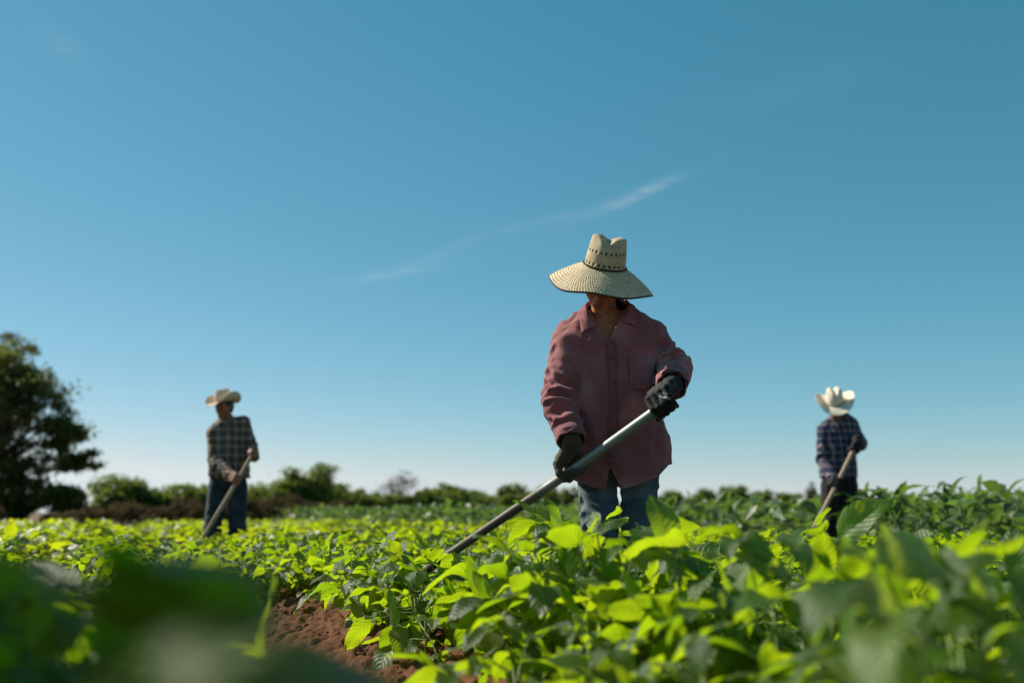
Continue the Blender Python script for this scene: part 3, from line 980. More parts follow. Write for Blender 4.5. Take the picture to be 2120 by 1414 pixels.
def trees():
    d = 46.0; k = d / FPX
    def B(px, py, rx, rz): return ((px + 15) * k, RNG.uniform(-.8, .8), CAM_H + (1060 - py) * k, rx * k, rx * k * .9, rz * k)
    tree('broadleaf_tree', 'tall dark broadleaf tree cut by the left edge of the picture', 'tree', at(-15, d), 3.0, .20,
         [B(-5, 765, 75, 55), B(70, 825, 75, 52), B(30, 790, 60, 45), B(-60, 860, 90, 90), B(100, 900, 70, 40), B(165, 955, 58, 26), B(20, 960, 100, 55), B(60, 1010, 55, 36), B(-40, 1010, 70, 40), B(140, 880, 45, 36)],
         270, 100, .21, M['tree_leaf'], 1, limbs=34, clump_r=.20)
    tree('broadleaf_tree', 'thin sparse brownish treetop above the dark left tree', 'tree', at(-50, d + 6), 7.0, .13,
         [(1.4, 0, 9.5, 1.2, 1, .45), (2.3, 0, 9.1, .9, .8, .25), (1.0, 0, 8.6, 1.3, 1, .5)], 40, 34, .16, M['dry_leaf'], 2, limbs=26, clump_r=.3)
    def bush(px, top, hw, d, mat, seed, label, name='orchard_tree', cat='tree', grp=None, nc=90, per=80, leaf=.22, trunk=True, cr=.24):
        k = d / FPX
        H = (CAM_H + (1060 - top) * k) * 1.12
        w = hw * k * 1.3
        r = np.random.default_rng(seed)
        bl = [(r.normal(0, .12) * w, 0, H * .58, w * .7, w * .7, H * .32)]
        for q in range(6):
            a = r.uniform(0, 2 * PI)
            bl.append((math.cos(a) * w * .5, math.sin(a) * w * .5, H * r.uniform(.3, .78), w * r.uniform(.3, .5), w * .4, H * r.uniform(.14, .26)))
        tree(name, label, cat, at(px, d), H * .35, max(.04, H * .035), bl, nc, per, leaf, mat, seed, grp, limbs=8, clump_r=cr)
    g = 'orchard trees along the horizon'
    T2, T1, DR = M['tree_leaf2'], M['tree_leaf'], M['dry_leaf']
    bush(265, 988, 52, 56, T2, 11, 'rounded green tree between the big dark tree and the left man')
    bush(232, 1020, 24, 54, T2, 12, 'low green tree at the left end of the tree line')
    bush(130, 1010, 46, 45, T1, 13, 'dark low shrub at the foot of the big left tree', 'shrub', 'shrub')
    bush(60, 1030, 46, 47, T1, 28, 'dark shrub beneath the crown of the big left tree', 'shrub', 'shrub')
    bush(345, 1018, 34, 57, T2, 14, 'low green tree just left of the left man\'s trousers')
    bush(395, 1006, 42, 58, T2, 15, 'green tree directly behind the left man\'s sleeve')
    bush(470, 1010, 50, 60, T2, 16, 'green tree hidden behind the left man\'s legs')
    bush(560, 1004, 44, 58, T2, 17, 'green tree just right of the left man\'s hoe')
    bush(648, 976, 58, 60, T2, 18, 'largest and tallest rounded tree in the line right of the left man')
    bush(610, 995, 36, 59, T2, 29, 'green tree touching the left side of the largest rounded tree')
    bush(735, 1016, 26, 75, T2, 19, 'small tree right of the largest rounded tree')
    bush(775, 1024, 28, 76, T2, 20, 'small tree left of the bare brown tree')
    bush(880, 1014, 18, 78, T2, 21, 'slim small tree right of the bare brown tree')
    bush(924, 1005, 28, 80, T2, 22, 'left of the two orchard trees midway between the left man and the woman')
    bush(976, 1009, 30, 80, T2, 23, 'right of the two orchard trees midway between the left man and the woman')
    bush(1060, 1006, 28, 82, T2, 24, 'orchard tree just left of the woman\'s hoe handle')
    bush(1130, 1008, 22, 84, T2, 25, 'orchard tree behind the woman\'s hoe handle')
    bush(1187, 1012, 19, 86, T2, 26, 'orchard tree just left of the woman\'s jeans')
    bush(1385, 1018, 20, 90, T2, 31, 'small orchard tree just right of the woman\'s jeans')
    bush(1440, 1020, 26, 92, T2, 32, 'low orchard tree second right of the woman\'s jeans')
    bush(1512, 1010, 28, 88, T2, 33, 'orchard tree halfway between the woman and the right man')
    bush(1560, 1020, 26, 92, T2, 34, 'low orchard tree right of the halfway orchard tree')
    bush(1625, 1024, 26, 95, T2, 35, 'low orchard tree left of the thin brown tree')
    for i, px in enumerate((1020, 1095, 1240, 1310, 1470)):
        bush(px, 1030, 24, 98 + i, T2, 60 + i, ('low far tree between two orchard trees left of the hoe handle', 'low far tree behind the hoe handle', 'low far tree behind the left knee of the woman\'s jeans', 'low far tree seen beyond the woman\'s legs', 'low far tree in the gap right of the woman')[i])
    for i, (px, tp) in enumerate(((300, 1012), (430, 1018), (515, 1010), (590, 1006), (700, 1008), (752, 1022), (802, 1026), (855, 1028), (900, 1024), (950, 1022), (1000, 1024), (1038, 1028), (1095, 1024))):
        bush(px, tp, 30, 66 + i, T2, 120 + i, ORD[i] + ' low olive gap tree from the left in the far hedge left of the woman', grp='hedge trees left of the woman', nc=60, per=60)
    # thin, nearly bare brown trees
    for px, top, hw, d, sd, lab in ((828, 978, 52, 74, 41, 'bare thin brown tree with wispy branches in the middle of the tree line'), (1672, 1000, 14, 80, 42, 'thin brown tree beside the right man\'s sleeve')):
        k = d / FPX; H = CAM_H + (1060 - top) * k
        tree('bare_tree', lab, 'tree', at(px, d), H * .35, .05, [(0, 0, H * .45, hw * k * .6, hw * k * .6, H * .38), (-hw * k * .3, 0, H * .68, hw * k * .3, hw * k * .3, H * .22), (hw * k * .45, 0, H * .8, hw * k * .3, hw * k * .3, H * .2), (hw * k * .1, 0, H * .85, hw * k * .25, hw * k * .25, H * .18)], 80, 22, .13, DR, sd, limbs=60, clump_r=.4)
    # dry brown brush along the far edge of the bean field
    lbls = ['low dry brown bush at the far left edge of the bean field', 'dry brown bush under the rounded green tree on the left', 'dry brown bush below the gap in the left tree line', 'dry brown bush left of the left man\'s trousers', 'dry brown bush behind the left man\'s hoe',
            'dry brown bush just right of the left man', 'dry brown bush below the largest rounded tree', 'dry brown bush below the right side of the largest tree', 'reddish brown bush at the left frame edge', 'dry brown bush between the big dark tree and the rounded tree', 'dry brown bush behind the left man\'s knees']
    for i, (px, top, hw, d) in enumerate(((150, 1058, 44, 28), (255, 1038, 46, 32), (330, 1046, 44, 33), (400, 1034, 40, 33), (460, 1040, 40, 34), (545, 1028, 44, 36), (620, 1024, 44, 40), (690, 1036, 40, 44), (-5, 1046, 24, 25), (200, 1048, 30, 34), (500, 1036, 40, 35))):
        bush(px, top, hw, d, DR, 80 + i, lbls[i], 'dry_bush', 'bush', nc=46, per=46, leaf=.10, cr=.24)


trees()


# ------------------------------------------------------------------ people
def rot(pitch=0, roll=0, yaw=0):
    return np.array((Matrix.Rotation(R_(yaw), 3, 'Z') @ Matrix.Rotation(R_(roll), 3, 'Y') @ Matrix.Rotation(R_(pitch), 3, 'X')))


def head_field(f, c, Rm, s, k=.012):
    def L(x, y, z): return np.asarray(c) + Rm @ (np.array((x, y, z)) * s)
    def E(p, r, k_=k, mode='add'): f.ell(L(*p), np.array(r) * s, Rm, k_, mode)
    E((0, .012, .035), (.073, .094, .088))
    E((0, -.022, -.035), (.060, .066, .078), .03)
    E((0, -.066, -.098), (.026, .022, .022), .028)
    for q in (-1, 1):
        E((q * .040, -.050, -.020), (.026, .030, .026), .02)
        E((q * .030, -.086, .030), (.024, .012, .008), .012)
        E((q * .032, -.094, .010), (.017, .012, .010), .008, 'sub')
        E((q * .031, -.080, .010), (.0135, .0135, .0105), .003)
        E((q * .014, -.098, -.036), (.009, .010, .008), .006)
        E((q * .073, .012, -.012), (.010, .020, .031), .006)
    f.cone(L(0, -.086, .022), L(0, -.111, -.030), .0075 * s, .0115 * s, .010)
    E((0, -.083, -.066), (.030, .014, .020), .012)
    E((0, -.0965, -.060), (.021, .0065, .0055), .004)
    E((0, -.0955, -.0735), (.018, .0075, .0065), .004)
    f.cone(L(-.022, -.098, -.0665), L(.022, -.098, -.0665), .0024 * s, .0024 * s, .003, 'sub')


def grip_hand(f, C, e, W, HR, front, fr=.0105, k=.006, sc_=1.0):
    """a hand closed round a handle: C on the axis, e towards the thumb side, W the wrist; front = knuckles face the camera"""
    C = np.asarray(C, float); e = unit(e)
    w = np.asarray(W, float) - C; w = unit(w - e * (w @ e))
    c = np.cross(e, w)
    if (c[1] < 0) != front: c = -c
    def ring(deg, rad, al): return C + e * al * sc_ + w * math.cos(R_(deg)) * rad + c * math.sin(R_(deg)) * rad
    Wp = np.asarray(W, float)
    ks = []
    for i, Lf in enumerate((.95, 1.06, 1.0, .82)):
        al = .034 - .0225 * i
        r0 = HR + .046 * sc_ - (.004 if i in (0, 3) else 0)
        k0 = ring(28, r0, al); k1 = ring(78, HR + .024 * sc_, al); k2 = ring(78 + 72 * Lf, HR + fr * .95, al * .96); k3 = ring(78 + 140 * Lf, HR + fr * .9, al * .92); k4 = ring(78 + 185 * Lf, HR + fr * .95, al * .9)
        f.chain([k0, k1, k2, k3, k4], [fr * 1.35, fr * 1.22, fr * 1.08, fr * .98, fr * .8], k)
        ks.append(k0)
    pc = Wp * .55 + C * .45
    for q in ks: f.cone(Wp, q, .021 * sc_, .0155 * sc_, .016)
    f.cone(ks[0], ks[3], .015 * sc_, .013 * sc_, .012)
    f.cone(Wp, ring(8, HR + .026 * sc_, .012), .026 * sc_, .024 * sc_, .016)
    b0 = Wp * .65 + ring(0, HR + .03, .03) * .35
    t1 = ring(-10, HR + .026 * sc_, .036); t2 = ring(-62, HR + .015 * sc_, .042); t3 = ring(-122, HR + fr * .95, .046)
    f.chain([b0, t1, t2, t3], [.020 * sc_, .0165 * sc_, .0125 * sc_, .0095 * sc_], .010)


def obj_off(name, V, F, mats, base, parent, smooth=True, solid=0, fmat=None):
    me = make_mesh(name, np.asarray(V) - np.asarray(base), F, mats, smooth, fmat)
    o = obj(name, me, parent)
    if solid:
        m = o.modifiers.new('thick', 'SOLIDIFY'); m.thickness = solid; m.offset = -1
    return o


def fold_noise(V, scale, axis, seed, stretch=4.0):
    """ridged noise stretched along an axis: reads as creases"""
    a = unit(axis)
    t = np.cross(a, (0.3, 1, 0.2)); t = unit(t); b = np.cross(a, t)
    A, T, Bq = V @ a, V @ t, V @ b
    wx = fbm(V[:, 0] * 5, V[:, 1] * 5, V[:, 2] * 5, seed + 7, 2) - .5
    n = vnoise(A * scale / stretch + wx * 1.5, T * scale + wx * 1.2, Bq * scale, seed)
    return 1 - np.abs(2 * n - 1)


def relax(D, F, n, it=3):
    for _ in range(it):
        a = D[F].mean(1)
        acc = np.zeros(n); cnt = np.zeros(n)
        for k in range(F.shape[1]):
            np.add.at(acc, F[:, k], a); np.add.at(cnt, F[:, k], 1)
        D = acc / np.maximum(cnt, 1)
    return D


def limb_coord(V, a, b):
    a = np.asarray(a); b = np.asarray(b); ab = b - a
    t = ((V - a) @ ab) / (ab @ ab)
    d = np.linalg.norm(V - (a + np.clip(t, 0, 1)[:, None] * ab), axis=1)
    return t, d


def build_person(c):
    Y0 = c['Y']
    J = {k: P(v[0], v[1], Y0 + v[2]) for k, v in c['J'].items()}
    base = np.array((*P(c['J']['pelvis'][0], 1060, Y0)[:2], 0.0)); base[1] = Y0 + .05
    root = empty('person', base, c['label'], 'person', c.get('group'))
    hx = c['vox']
    sc_ = c.get('size', 1.0)
    # torso table in world
    T = []
    for (py, cx, hw, hd, dy) in c['torso']:
        q = P(cx, py, Y0 + dy); q2 = P(cx + hw, py, Y0 + dy)
        T.append((q[2], q[0], q[1], q2[0] - q[0], hd))
    T = np.array(T)[::-1]
    allp = np.array(list(J.values()))
    lo = allp.min(0) - .25; hi = allp.max(0) + .25
    # ---- body: one continuous surface
    f = Field((lo[0], lo[1], -.02), (hi[0], hi[1], hi[2] + .02), c['vox_body'])
    f.loft(T[T[:, 0] > J['pelvis'][2] + .07], .02, grow=-.028)
    hp = c['head']
    hc = P(hp[0], hp[1], Y0 + hp[2]); Rh = rot(*hp[3])
    head_field(f, hc, Rh, hp[4])
    nb = J['neck']; nt = hc + Rh @ np.array((0, .015, -.05))
    f.cone(nb, nt, .056 * sc_, .046 * sc_, .015)
    f.cone(nb + np.array((0, -.01, -.05)), nb, .085 * sc_, .060 * sc_, .03)
    ar = c['arm_r']
    for s in 'RL':
        f.chain([J['sh' + s], J['el' + s], J['wr' + s]], [ar[0] * .72, ar[1] * .62, .022], .02)
        f.chain([J['hip' + s], J['kn' + s], J['an' + s]], [c['leg_r'][0] * .62, c['leg_r'][1] * .55, .035], .02)
        f.cone(J['an' + s], J['an' + s] + np.array((0, -.15, -.05)), .036, .028, .02)
        hd = c['hand' + s]
        if hd['bare']: grip_hand(f, hd['C'], hd['e'], J['wr' + s], hd['R'], hd['front'], .0105, .006, hd.get('s', 1))
        else: f.cone(J['wr' + s], J['wr' + s] * .8 + np.asarray(hd['C']) * .2, .02, .012, .01)
    V, F = f.extract()
    fc = V[F].mean(1); loc = ((fc - hc) @ Rh) / hp[4]
    fm = np.zeros(len(F), dtype=int)
    lip = ((loc[:, 0] / .025) ** 2 + ((loc[:, 1] + .100) / .016) ** 2 + ((loc[:, 2] + .067) / .0105) ** 2) < 1
    fm[lip] = 1
    for q in (-1, 1):
        fm[(((loc[:, 0] - q * .031) / .011) ** 2 + ((loc[:, 1] + .094) / .013) ** 2 + ((loc[:, 2] - .010) / .0045) ** 2) < 1] = 2
        fm[(((loc[:, 0] - q * .032) / .022) ** 2 + ((loc[:, 1] + .096) / .014) ** 2 + ((loc[:, 2] - .030 + 6 * (loc[:, 0] - q * .028) ** 2) / .004) ** 2) < 1] = 2
    obj_off('body', V, F, [c['skin'], M['lip'], M['eye']], base, root, fmat=fm)
    # ---- hair
    f = Field(hc - .17, hc + .17, .006)
    Lh = lambda x, y, z: hc + Rh @ (np.array((x, y, z)) * hp[4])
    f.ell(Lh(0, .022, .042), np.array((.079, .096, .09)) * hp[4], Rh, 0)
    f.ell(Lh(0, .06, -.02), np.array((.068, .05, .07)) * hp[4], Rh, .03)
    if c.get('long_hair'):
        f.ell(Lh(.035, .062, -.075), np.array((.05, .045, .06)) * hp[4], Rh, .03)
        f.ell(Lh(.066, .03, -.03), np.array((.014, .03, .05)) * hp[4], Rh, .02)
    f.ell(Lh(0, -.085, -.03), np.array((.066, .09, .105)) * hp[4], Rh, .008, 'sub')
    V, F = f.extract()
    nn = vnormals(V, F)
    V = V + nn * ((fbm(V[:, 0] * 90, V[:, 1] * 90, V[:, 2] * 25, 3, 2) - .5) * .006)[:, None]
    obj_off('hair', V, F, M['hair'], base, root)
    # ---- shirt
    f = Field((lo[0], lo[1], T[0, 0] - .02), (hi[0], hi[1], T[-1, 0] + .08), hx)
    f.loft(T, .02)
    for s in 'RL':
        f.ell(J['sh' + s], np.array((ar[0], ar[0] * 1.05, ar[0])) * 1.02, None, .045)
        f.cone(J['sh' + s], J['el' + s], ar[0], ar[1], c.get('kshoulder', .022))
        ext = J['wr' + s] + unit(J['wr' + s] - J['el' + s]) * .05
        f.cone(J['el' + s], ext, ar[1], ar[2], .012)
    V, F = f.extract()
    N = vnormals(V, F)
    amp = c.get('fold', 1.0)
    # loose folds on the torso, rings of creases on the sleeves
    D = np.zeros(len(V))
    inarm = np.zeros(len(V))
    for s in 'RL':
        for a, b, sd, st in ((J['sh' + s], J['el' + s], 1, .8), (J['el' + s], J['wr' + s], 2, 1.3)):
            t, d = limb_coord(V, a, b)
            w = np.clip(1 - np.maximum(d - ar[0] * 1.15, 0) / .02, 0, 1) * np.clip((t + .05) * 6, 0, 1) * np.clip((1.15 - t) * 6, 0, 1)
            ax = unit(np.asarray(b) - np.asarray(a))
            side = np.cross(ax, (0.15, 1, .1)) + ax * .35 * (1 if s == 'R' else -1)
            fold = fold_noise(V, 30, side, 20 + sd + (5 if s == 'L' else 0), 3.2)
            fold2 = fold_noise(V, 16, ax + side * .4, 40 + sd, 3.5)
            bend = np.exp(-((V - J['el' + s]) ** 2).sum(1) / .11 ** 2)
            D += w * ((fold - .62) * (.012 + .026 * bend) * st + (fold2 - .6) * .006 + (fold_noise(V, 52, side, 90 + sd, 3.0) ** 2 - .45) * (.0015 + .003 * bend))
            inarm = np.maximum(inarm, w)
    tw = 1 - inarm
    D += tw * ((fold_noise(V, 15, (.15, 0, 1), 61, 4.5) - .6) * .012 + (fold_noise(V, 17, (.8, .2, -.55), 64, 4.0) - .6) * .008 + (fold_noise(V, 34, (.35, .1, 1), 67, 5.0) ** 2 - .45) * .0035 + (fbm(V[:, 0] * 7, V[:, 1] * 7, V[:, 2] * 7, 66, 2) - .5) * .016)
    V = V + N * (relax(D, F, len(V), 3) * amp)[:, None]
    # hem
    px, py = proj(V)
    hem = np.array(c['hem'])
    cyz = np.interp(V[:, 2], T[:, 0], T[:, 2])
    g = np.where(V[:, 1] < cyz + .02, py - np.interp(px, hem[:, 0], hem[:, 1]), py - c['hem_back'])
    wrs = np.minimum(np.linalg.norm(V - J['wrR'], axis=1), np.linalg.norm(V - J['wrL'], axis=1))
    g = np.where(wrs < .10, -5.0, g)
    V, F = clip(V, F, g)
    # cuffs
    for s in 'RL':
        ax = unit(J['wr' + s] - J['el' + s])
        dd = (V - J['wr' + s]) @ ax
        rr = np.linalg.norm(V - J['wr' + s] - dd[:, None] * ax, axis=1)
        tt, dt = limb_coord(V, J['sh' + s], J['el' + s])
        g = np.where((rr < ar[2] * 1.55) & (dd < .16) & (dd > -.1), dd + .012 * (vnoise(V[:, 0] * 30, V[:, 1] * 30, V[:, 2] * 30, 3) - .5), -1)
        V, F = clip(V, F, g)
    # neck opening
    nk = J['neck'] + np.array((0, -.005, .03))
    q = V - nk
    g1 = 1 - np.sqrt((q[:, 0] / (.072 * sc_)) ** 2 + (q[:, 1] / (.078 * sc_)) ** 2 + (q[:, 2] / (.075 * sc_)) ** 2)
    V, F = clip(V, F, g1)
    if c.get('vneck'):
        px, py = proj(V)
        (ax_, ay_), (bx_, by_), (cx_, cy_) = c['vneck']
        e1 = (px - (ax_ + (bx_ - ax_) * (py - ay_) / (by_ - ay_)))
        e2 = ((cx_ + (bx_ - cx_) * (py - cy_) / (by_ - cy_)) - px)
        g = np.minimum(np.minimum(e1, e2), py - ay_ + 30)
        cyz = np.interp(V[:, 2], T[:, 0], T[:, 2])
        g = np.where(V[:, 1] < cyz, g, -20)
        V, F = clip(V, F, g)
    F = np.asarray(F)
    shirt = obj_off('shirt', V, F, c['shirt'], base, root, solid=.003)
    bvh = BVHTree.FromPolygons([tuple(v) for v in V], [tuple(int(i) for i in t) for t in F])
    # cuffs as a turned band
    for s in 'RL':
        ax = unit(J['wr' + s] - J['el' + s])
        dd = (V - J['wr' + s]) @ ax
        rr = np.linalg.norm(V - J['wr' + s] - dd[:, None] * ax, axis=1)
        t1 = unit(np.cross(ax, (.2, 1, .3))); t2 = np.cross(ax, t1)
        rows = []
        rad = ar[2] * c.get('cuff_k', 1.10)
        n = 36
        for j, (o_, r_) in enumerate(((-.050, .93), (-.046, 1.03), (-.004, 1.07), (.004, 1.05), (.004, .95), (-.010, .90))):
            for i in range(n):
                a = 2 * PI * i / n
                wob = 1 + .05 * math.sin(3 * a + j * .4) + .03 * math.sin(7 * a + 1)
                rows.append(J['wr' + s] + ax * (o_ + .004 * math.sin(2 * a + 1)) + (t1 * math.cos(a) + t2 * math.sin(a)) * rad * r_ * wob)
        obj_off('cuff', rows, np.array(grid_faces(n, 6, True)), c.get('seam', c['shirt']), base, shirt)
    # ---- trousers
    f = Field((lo[0], lo[1], .03), (hi[0], hi[1], T[0, 0] + .25), hx)
    lr = c['leg_r']
    pv = J['pelvis']
    f.ell(pv, (c['hip_w'], .105 * sc_, c.get('hip_z', .15)), None, .03)
    f.ell(pv + np.array((0, 0, .1)), (c['hip_w'] * .92, .10 * sc_, .14), None, .03)
    for s in 'RL':
        f.cone(J['hip' + s], J['kn' + s], lr[0], lr[1], .012)
        f.cone(J['kn' + s], J['an' + s], lr[1], lr[2], .01)
    V, F = f.extract()
    N = vnormals(V, F)
    D = np.zeros(len(V))
    for s in 'RL':
        for a, b, sd in ((J['hip' + s], J['kn' + s], 1), (J['kn' + s], J['an' + s], 2)):
            t, d = limb_coord(V, a, b)
            w = np.clip(1 - np.maximum(d - lr[0] * 1.1, 0) / .03, 0, 1) * np.clip((t + .1) * 4, 0, 1) * np.clip((1.1 - t) * 4, 0, 1)
            ax = unit(np.asarray(b) - np.asarray(a))
            side = np.cross(ax, (0, 1, 0)) + ax * .22 * (1 if s == 'R' else -1)
            kn = np.exp(-((V - J['kn' + s]) ** 2).sum(1) / .16 ** 2)
            D += w * ((fold_noise(V, 26, side, 70 + sd + ord(s), 3.2) - .62) * (.005 + .017 * kn))
    V = V + N * (relax(D, F, len(V), 2) * amp)[:, None]
    V, F = clip(V, F, .045 - V[:, 2])
    obj_off('trousers', V, F, c['trousers'], base, root, solid=.003)
    # ---- boots
    for s in 'RL':
        a = J['an' + s]
        f = Field(a - .25, a + .25, .008)
        f.cone(a + (0, 0, .08), a + (0, .01, -.02), .05, .05, .01)
        f.cone(a + (0, .03, -.045), a + (.0, -.17, -.055), .042, .036, .02)
        V, F = f.extract()
        V, F = clip(V, F, (a[2] - .09) - V[:, 2])
        obj_off('boot', V, F, M['boot'], base, root)
    # ---- gloves
    for s in 'RL':
        hd = c['hand' + s]
        if hd['bare']: continue
        f = Field(np.minimum(J['wr' + s], hd['C']) - .12, np.maximum(J['wr' + s], hd['C']) + .12, c['vox_hand'])
        grip_hand(f, hd['C'], hd['e'], J['wr' + s], hd['R'], hd['front'], .0122, .006, hd.get('s', 1.1))
        ax = unit(J['wr' + s] - J['el' + s])
        f.cone(J['wr' + s] - ax * .035, J['wr' + s], hd.get('wr', .036), hd.get('wr', .036) * .86, .012)
        V, F = f.extract()
        N = vnormals(V, F)
        V = V + N * ((fbm(V[:, 0] * 70, V[:, 1] * 70, V[:, 2] * 70, 5, 2) - .5) * .004)[:, None]
        hd['obj'] = obj_off('glove', V, F, hd['mat'], base, root)
        if hd.get('label'): hd['obj']['label'] = hd['label']
        hd['bvh'] = BVHTree.FromPolygons([tuple(v) for v in V], [tuple(int(i) for i in t) for t in tris(F)])
    return dict(root=root, base=base, J=J, bvh=bvh, shirt=shirt, hc=hc, Rh=Rh, hs=hp[4], T=T)


CAMP = Vector((0, 0, CAM_H))


def on_shirt(bvh, px, py, off=.003):
    d = Vector(P(px, py, 5.0)) - CAMP; d.normalize()
    hit, n, _, _ = bvh.ray_cast(CAMP, d)
    if hit is None: return None, None
    if n.dot(d) > 0: n = -n
    return np.array(hit) - np.array(d) * off, np.array(n)


def hoe(name, label, A, B, r, mat, blade_dir, blade_w=.17, blade_l=.21, group=None):
    """handle from its top A to its foot B, blade at B"""
    A = np.asarray(A, float); B = np.asarray(B, float)
    base = np.array((B[0], B[1], B[2]))
    root = empty(name, base, label, 'hoe', group)
    ax = unit(B - A); L = np.linalg.norm(B - A)
    n, seg = 24, 20
    t1 = unit(np.cross(ax, (0, 1, .1))); t2 = np.cross(ax, t1)
    V, uv = [], []
    for j in range(n):
        t = j / (n - 1)
        bend = .004 * math.sin(t * 5)
        rr = r * (1 + .02 * math.sin(t * 17))
        if j == 0 or j == n - 1: rr *= .9
        for i in range(seg):
            a = 2 * PI * i / seg
            V.append(A + ax * L * t + t1 * (math.cos(a) * rr + bend) + t2 * math.sin(a) * rr); uv.append((i / seg, t))
    F = grid_faces(seg, n, True) + [tuple(range(seg))[::-1], tuple((n - 1) * seg + i for i in range(seg))]
    obj('handle', make_mesh('handle', np.array(V) - base, F, mat, True, uv=uv), root)
    d = np.asarray(blade_dir, float); d = unit(d - ax * (d @ ax) * .8)
    w = unit(np.cross(ax, d)); nrm = np.cross(w, d)
    mb = MB()
    mb.tube([B - ax * .07, B + ax * .02], [r * 1.28, r * 1.38], 16)
    obj('socket', mb.mesh('socket', M['blade'], off=base), root)
    V = []
    for j in range(6):
        t = j / 5
        for i in range(7):
            s = i / 6 * 2 - 1
            V.append(B + ax * .012 + d * blade_l * t + w * s * blade_w * .5 * (.55 + .45 * min(1, t * 2.2)) + nrm * (.02 * t * t + .012 * s * s))
    o = obj('blade', make_mesh('blade', np.array(V) - base, np.array(grid_faces(7, 6)), M['blade'], True), root)
    m = o.modifiers.new('thick', 'SOLIDIFY'); m.thickness = .004
    return root


# ---- the woman in front
WY = 3.92
HA, HB = P(1390, 827, 3.50), P(802, 1238, 4.35)
hax = unit(HB - HA)


def on_handle(A, B, px):
    A = np.asarray(A); B = np.asarray(B)
    best = min((abs(proj(A + (B - A) * t)[0][0] - px), t) for t in np.linspace(0, 1, 400))
    return A + (B - A) * best[1]


CL, CR = on_handle(HA, HB, 1377), on_handle(HA, HB, 1186)
hoe('hoe', 'long grey steel tube hoe held by the woman in the straw hat', HA, HB, .0180, M['steel'], (.25, .2, -1), .18, .21, 'hoes')
wom = build_person(dict(
    Y=WY, label='woman in wide straw hat, mauve shirt and jeans hoeing in front', vox=.0045, vox_body=.0048, vox_hand=.003, size=.95, fold=1.7,
    J=dict(pelvis=(1278, 945, .02), neck=(1254, 668, .035),
           shR=(1178, 706, .0), elR=(1157, 826, -.06), wrR=(1183, 912, -.20),
           shL=(1345, 700, .03), elL=(1394, 766, .0), wrL=(1392, 797, -.32),
           hipR=(1235, 975, .02), knR=(1240, 1110, -.05), anR=(1246, 1330, .05),
           hipL=(1324, 975, .02), knL=(1326, 1112, -.03), anL=(1335, 1330, .06)),
    torso=[(632, 1256, 34, .055, .03), (650, 1260, 66, .075, .025), (675, 1262, 92, .098, .02), (715, 1262, 100, .118, .01), (780, 1266, 95, .130, .0),
           (860, 1272, 97, .130, .0), (930, 1274, 107, .135, .01), (985, 1274, 111, .138, .02), (1040, 1276, 112, .138, .02)],
    head=(1249, 592, -.03, (26, 7, -14), .90), skin=M['skin'], long_hair=True,
    arm_r=(.066, .060, .047), leg_r=(.076, .066, .060), hip_w=.165, hip_z=.115,
    shirt=M['shirt_mauve'], seam=M['shirt_seam'], trousers=M['denim'],
    hem=[(1100, 960), (1160, 972), (1175, 985), (1192, 996), (1225, 1008), (1254, 1016), (1262, 966), (1288, 1013), (1330, 1001), (1362, 987), (1385, 962), (1440, 950)], hem_back=958,
    vneck=((1216, 640), (1260, 704), (1294, 640)),
    handR=dict(bare=False, C=CR, e=hax, R=.0185, front=False, mat=M['glove_brown'], wr=.040, s=1.05, label='dusty brown work glove'),
    handL=dict(bare=False, C=CL, e=hax, R=.0185, front=True, mat=M['glove_black'], wr=.040, s=1.15, label='black work glove with white printing')))


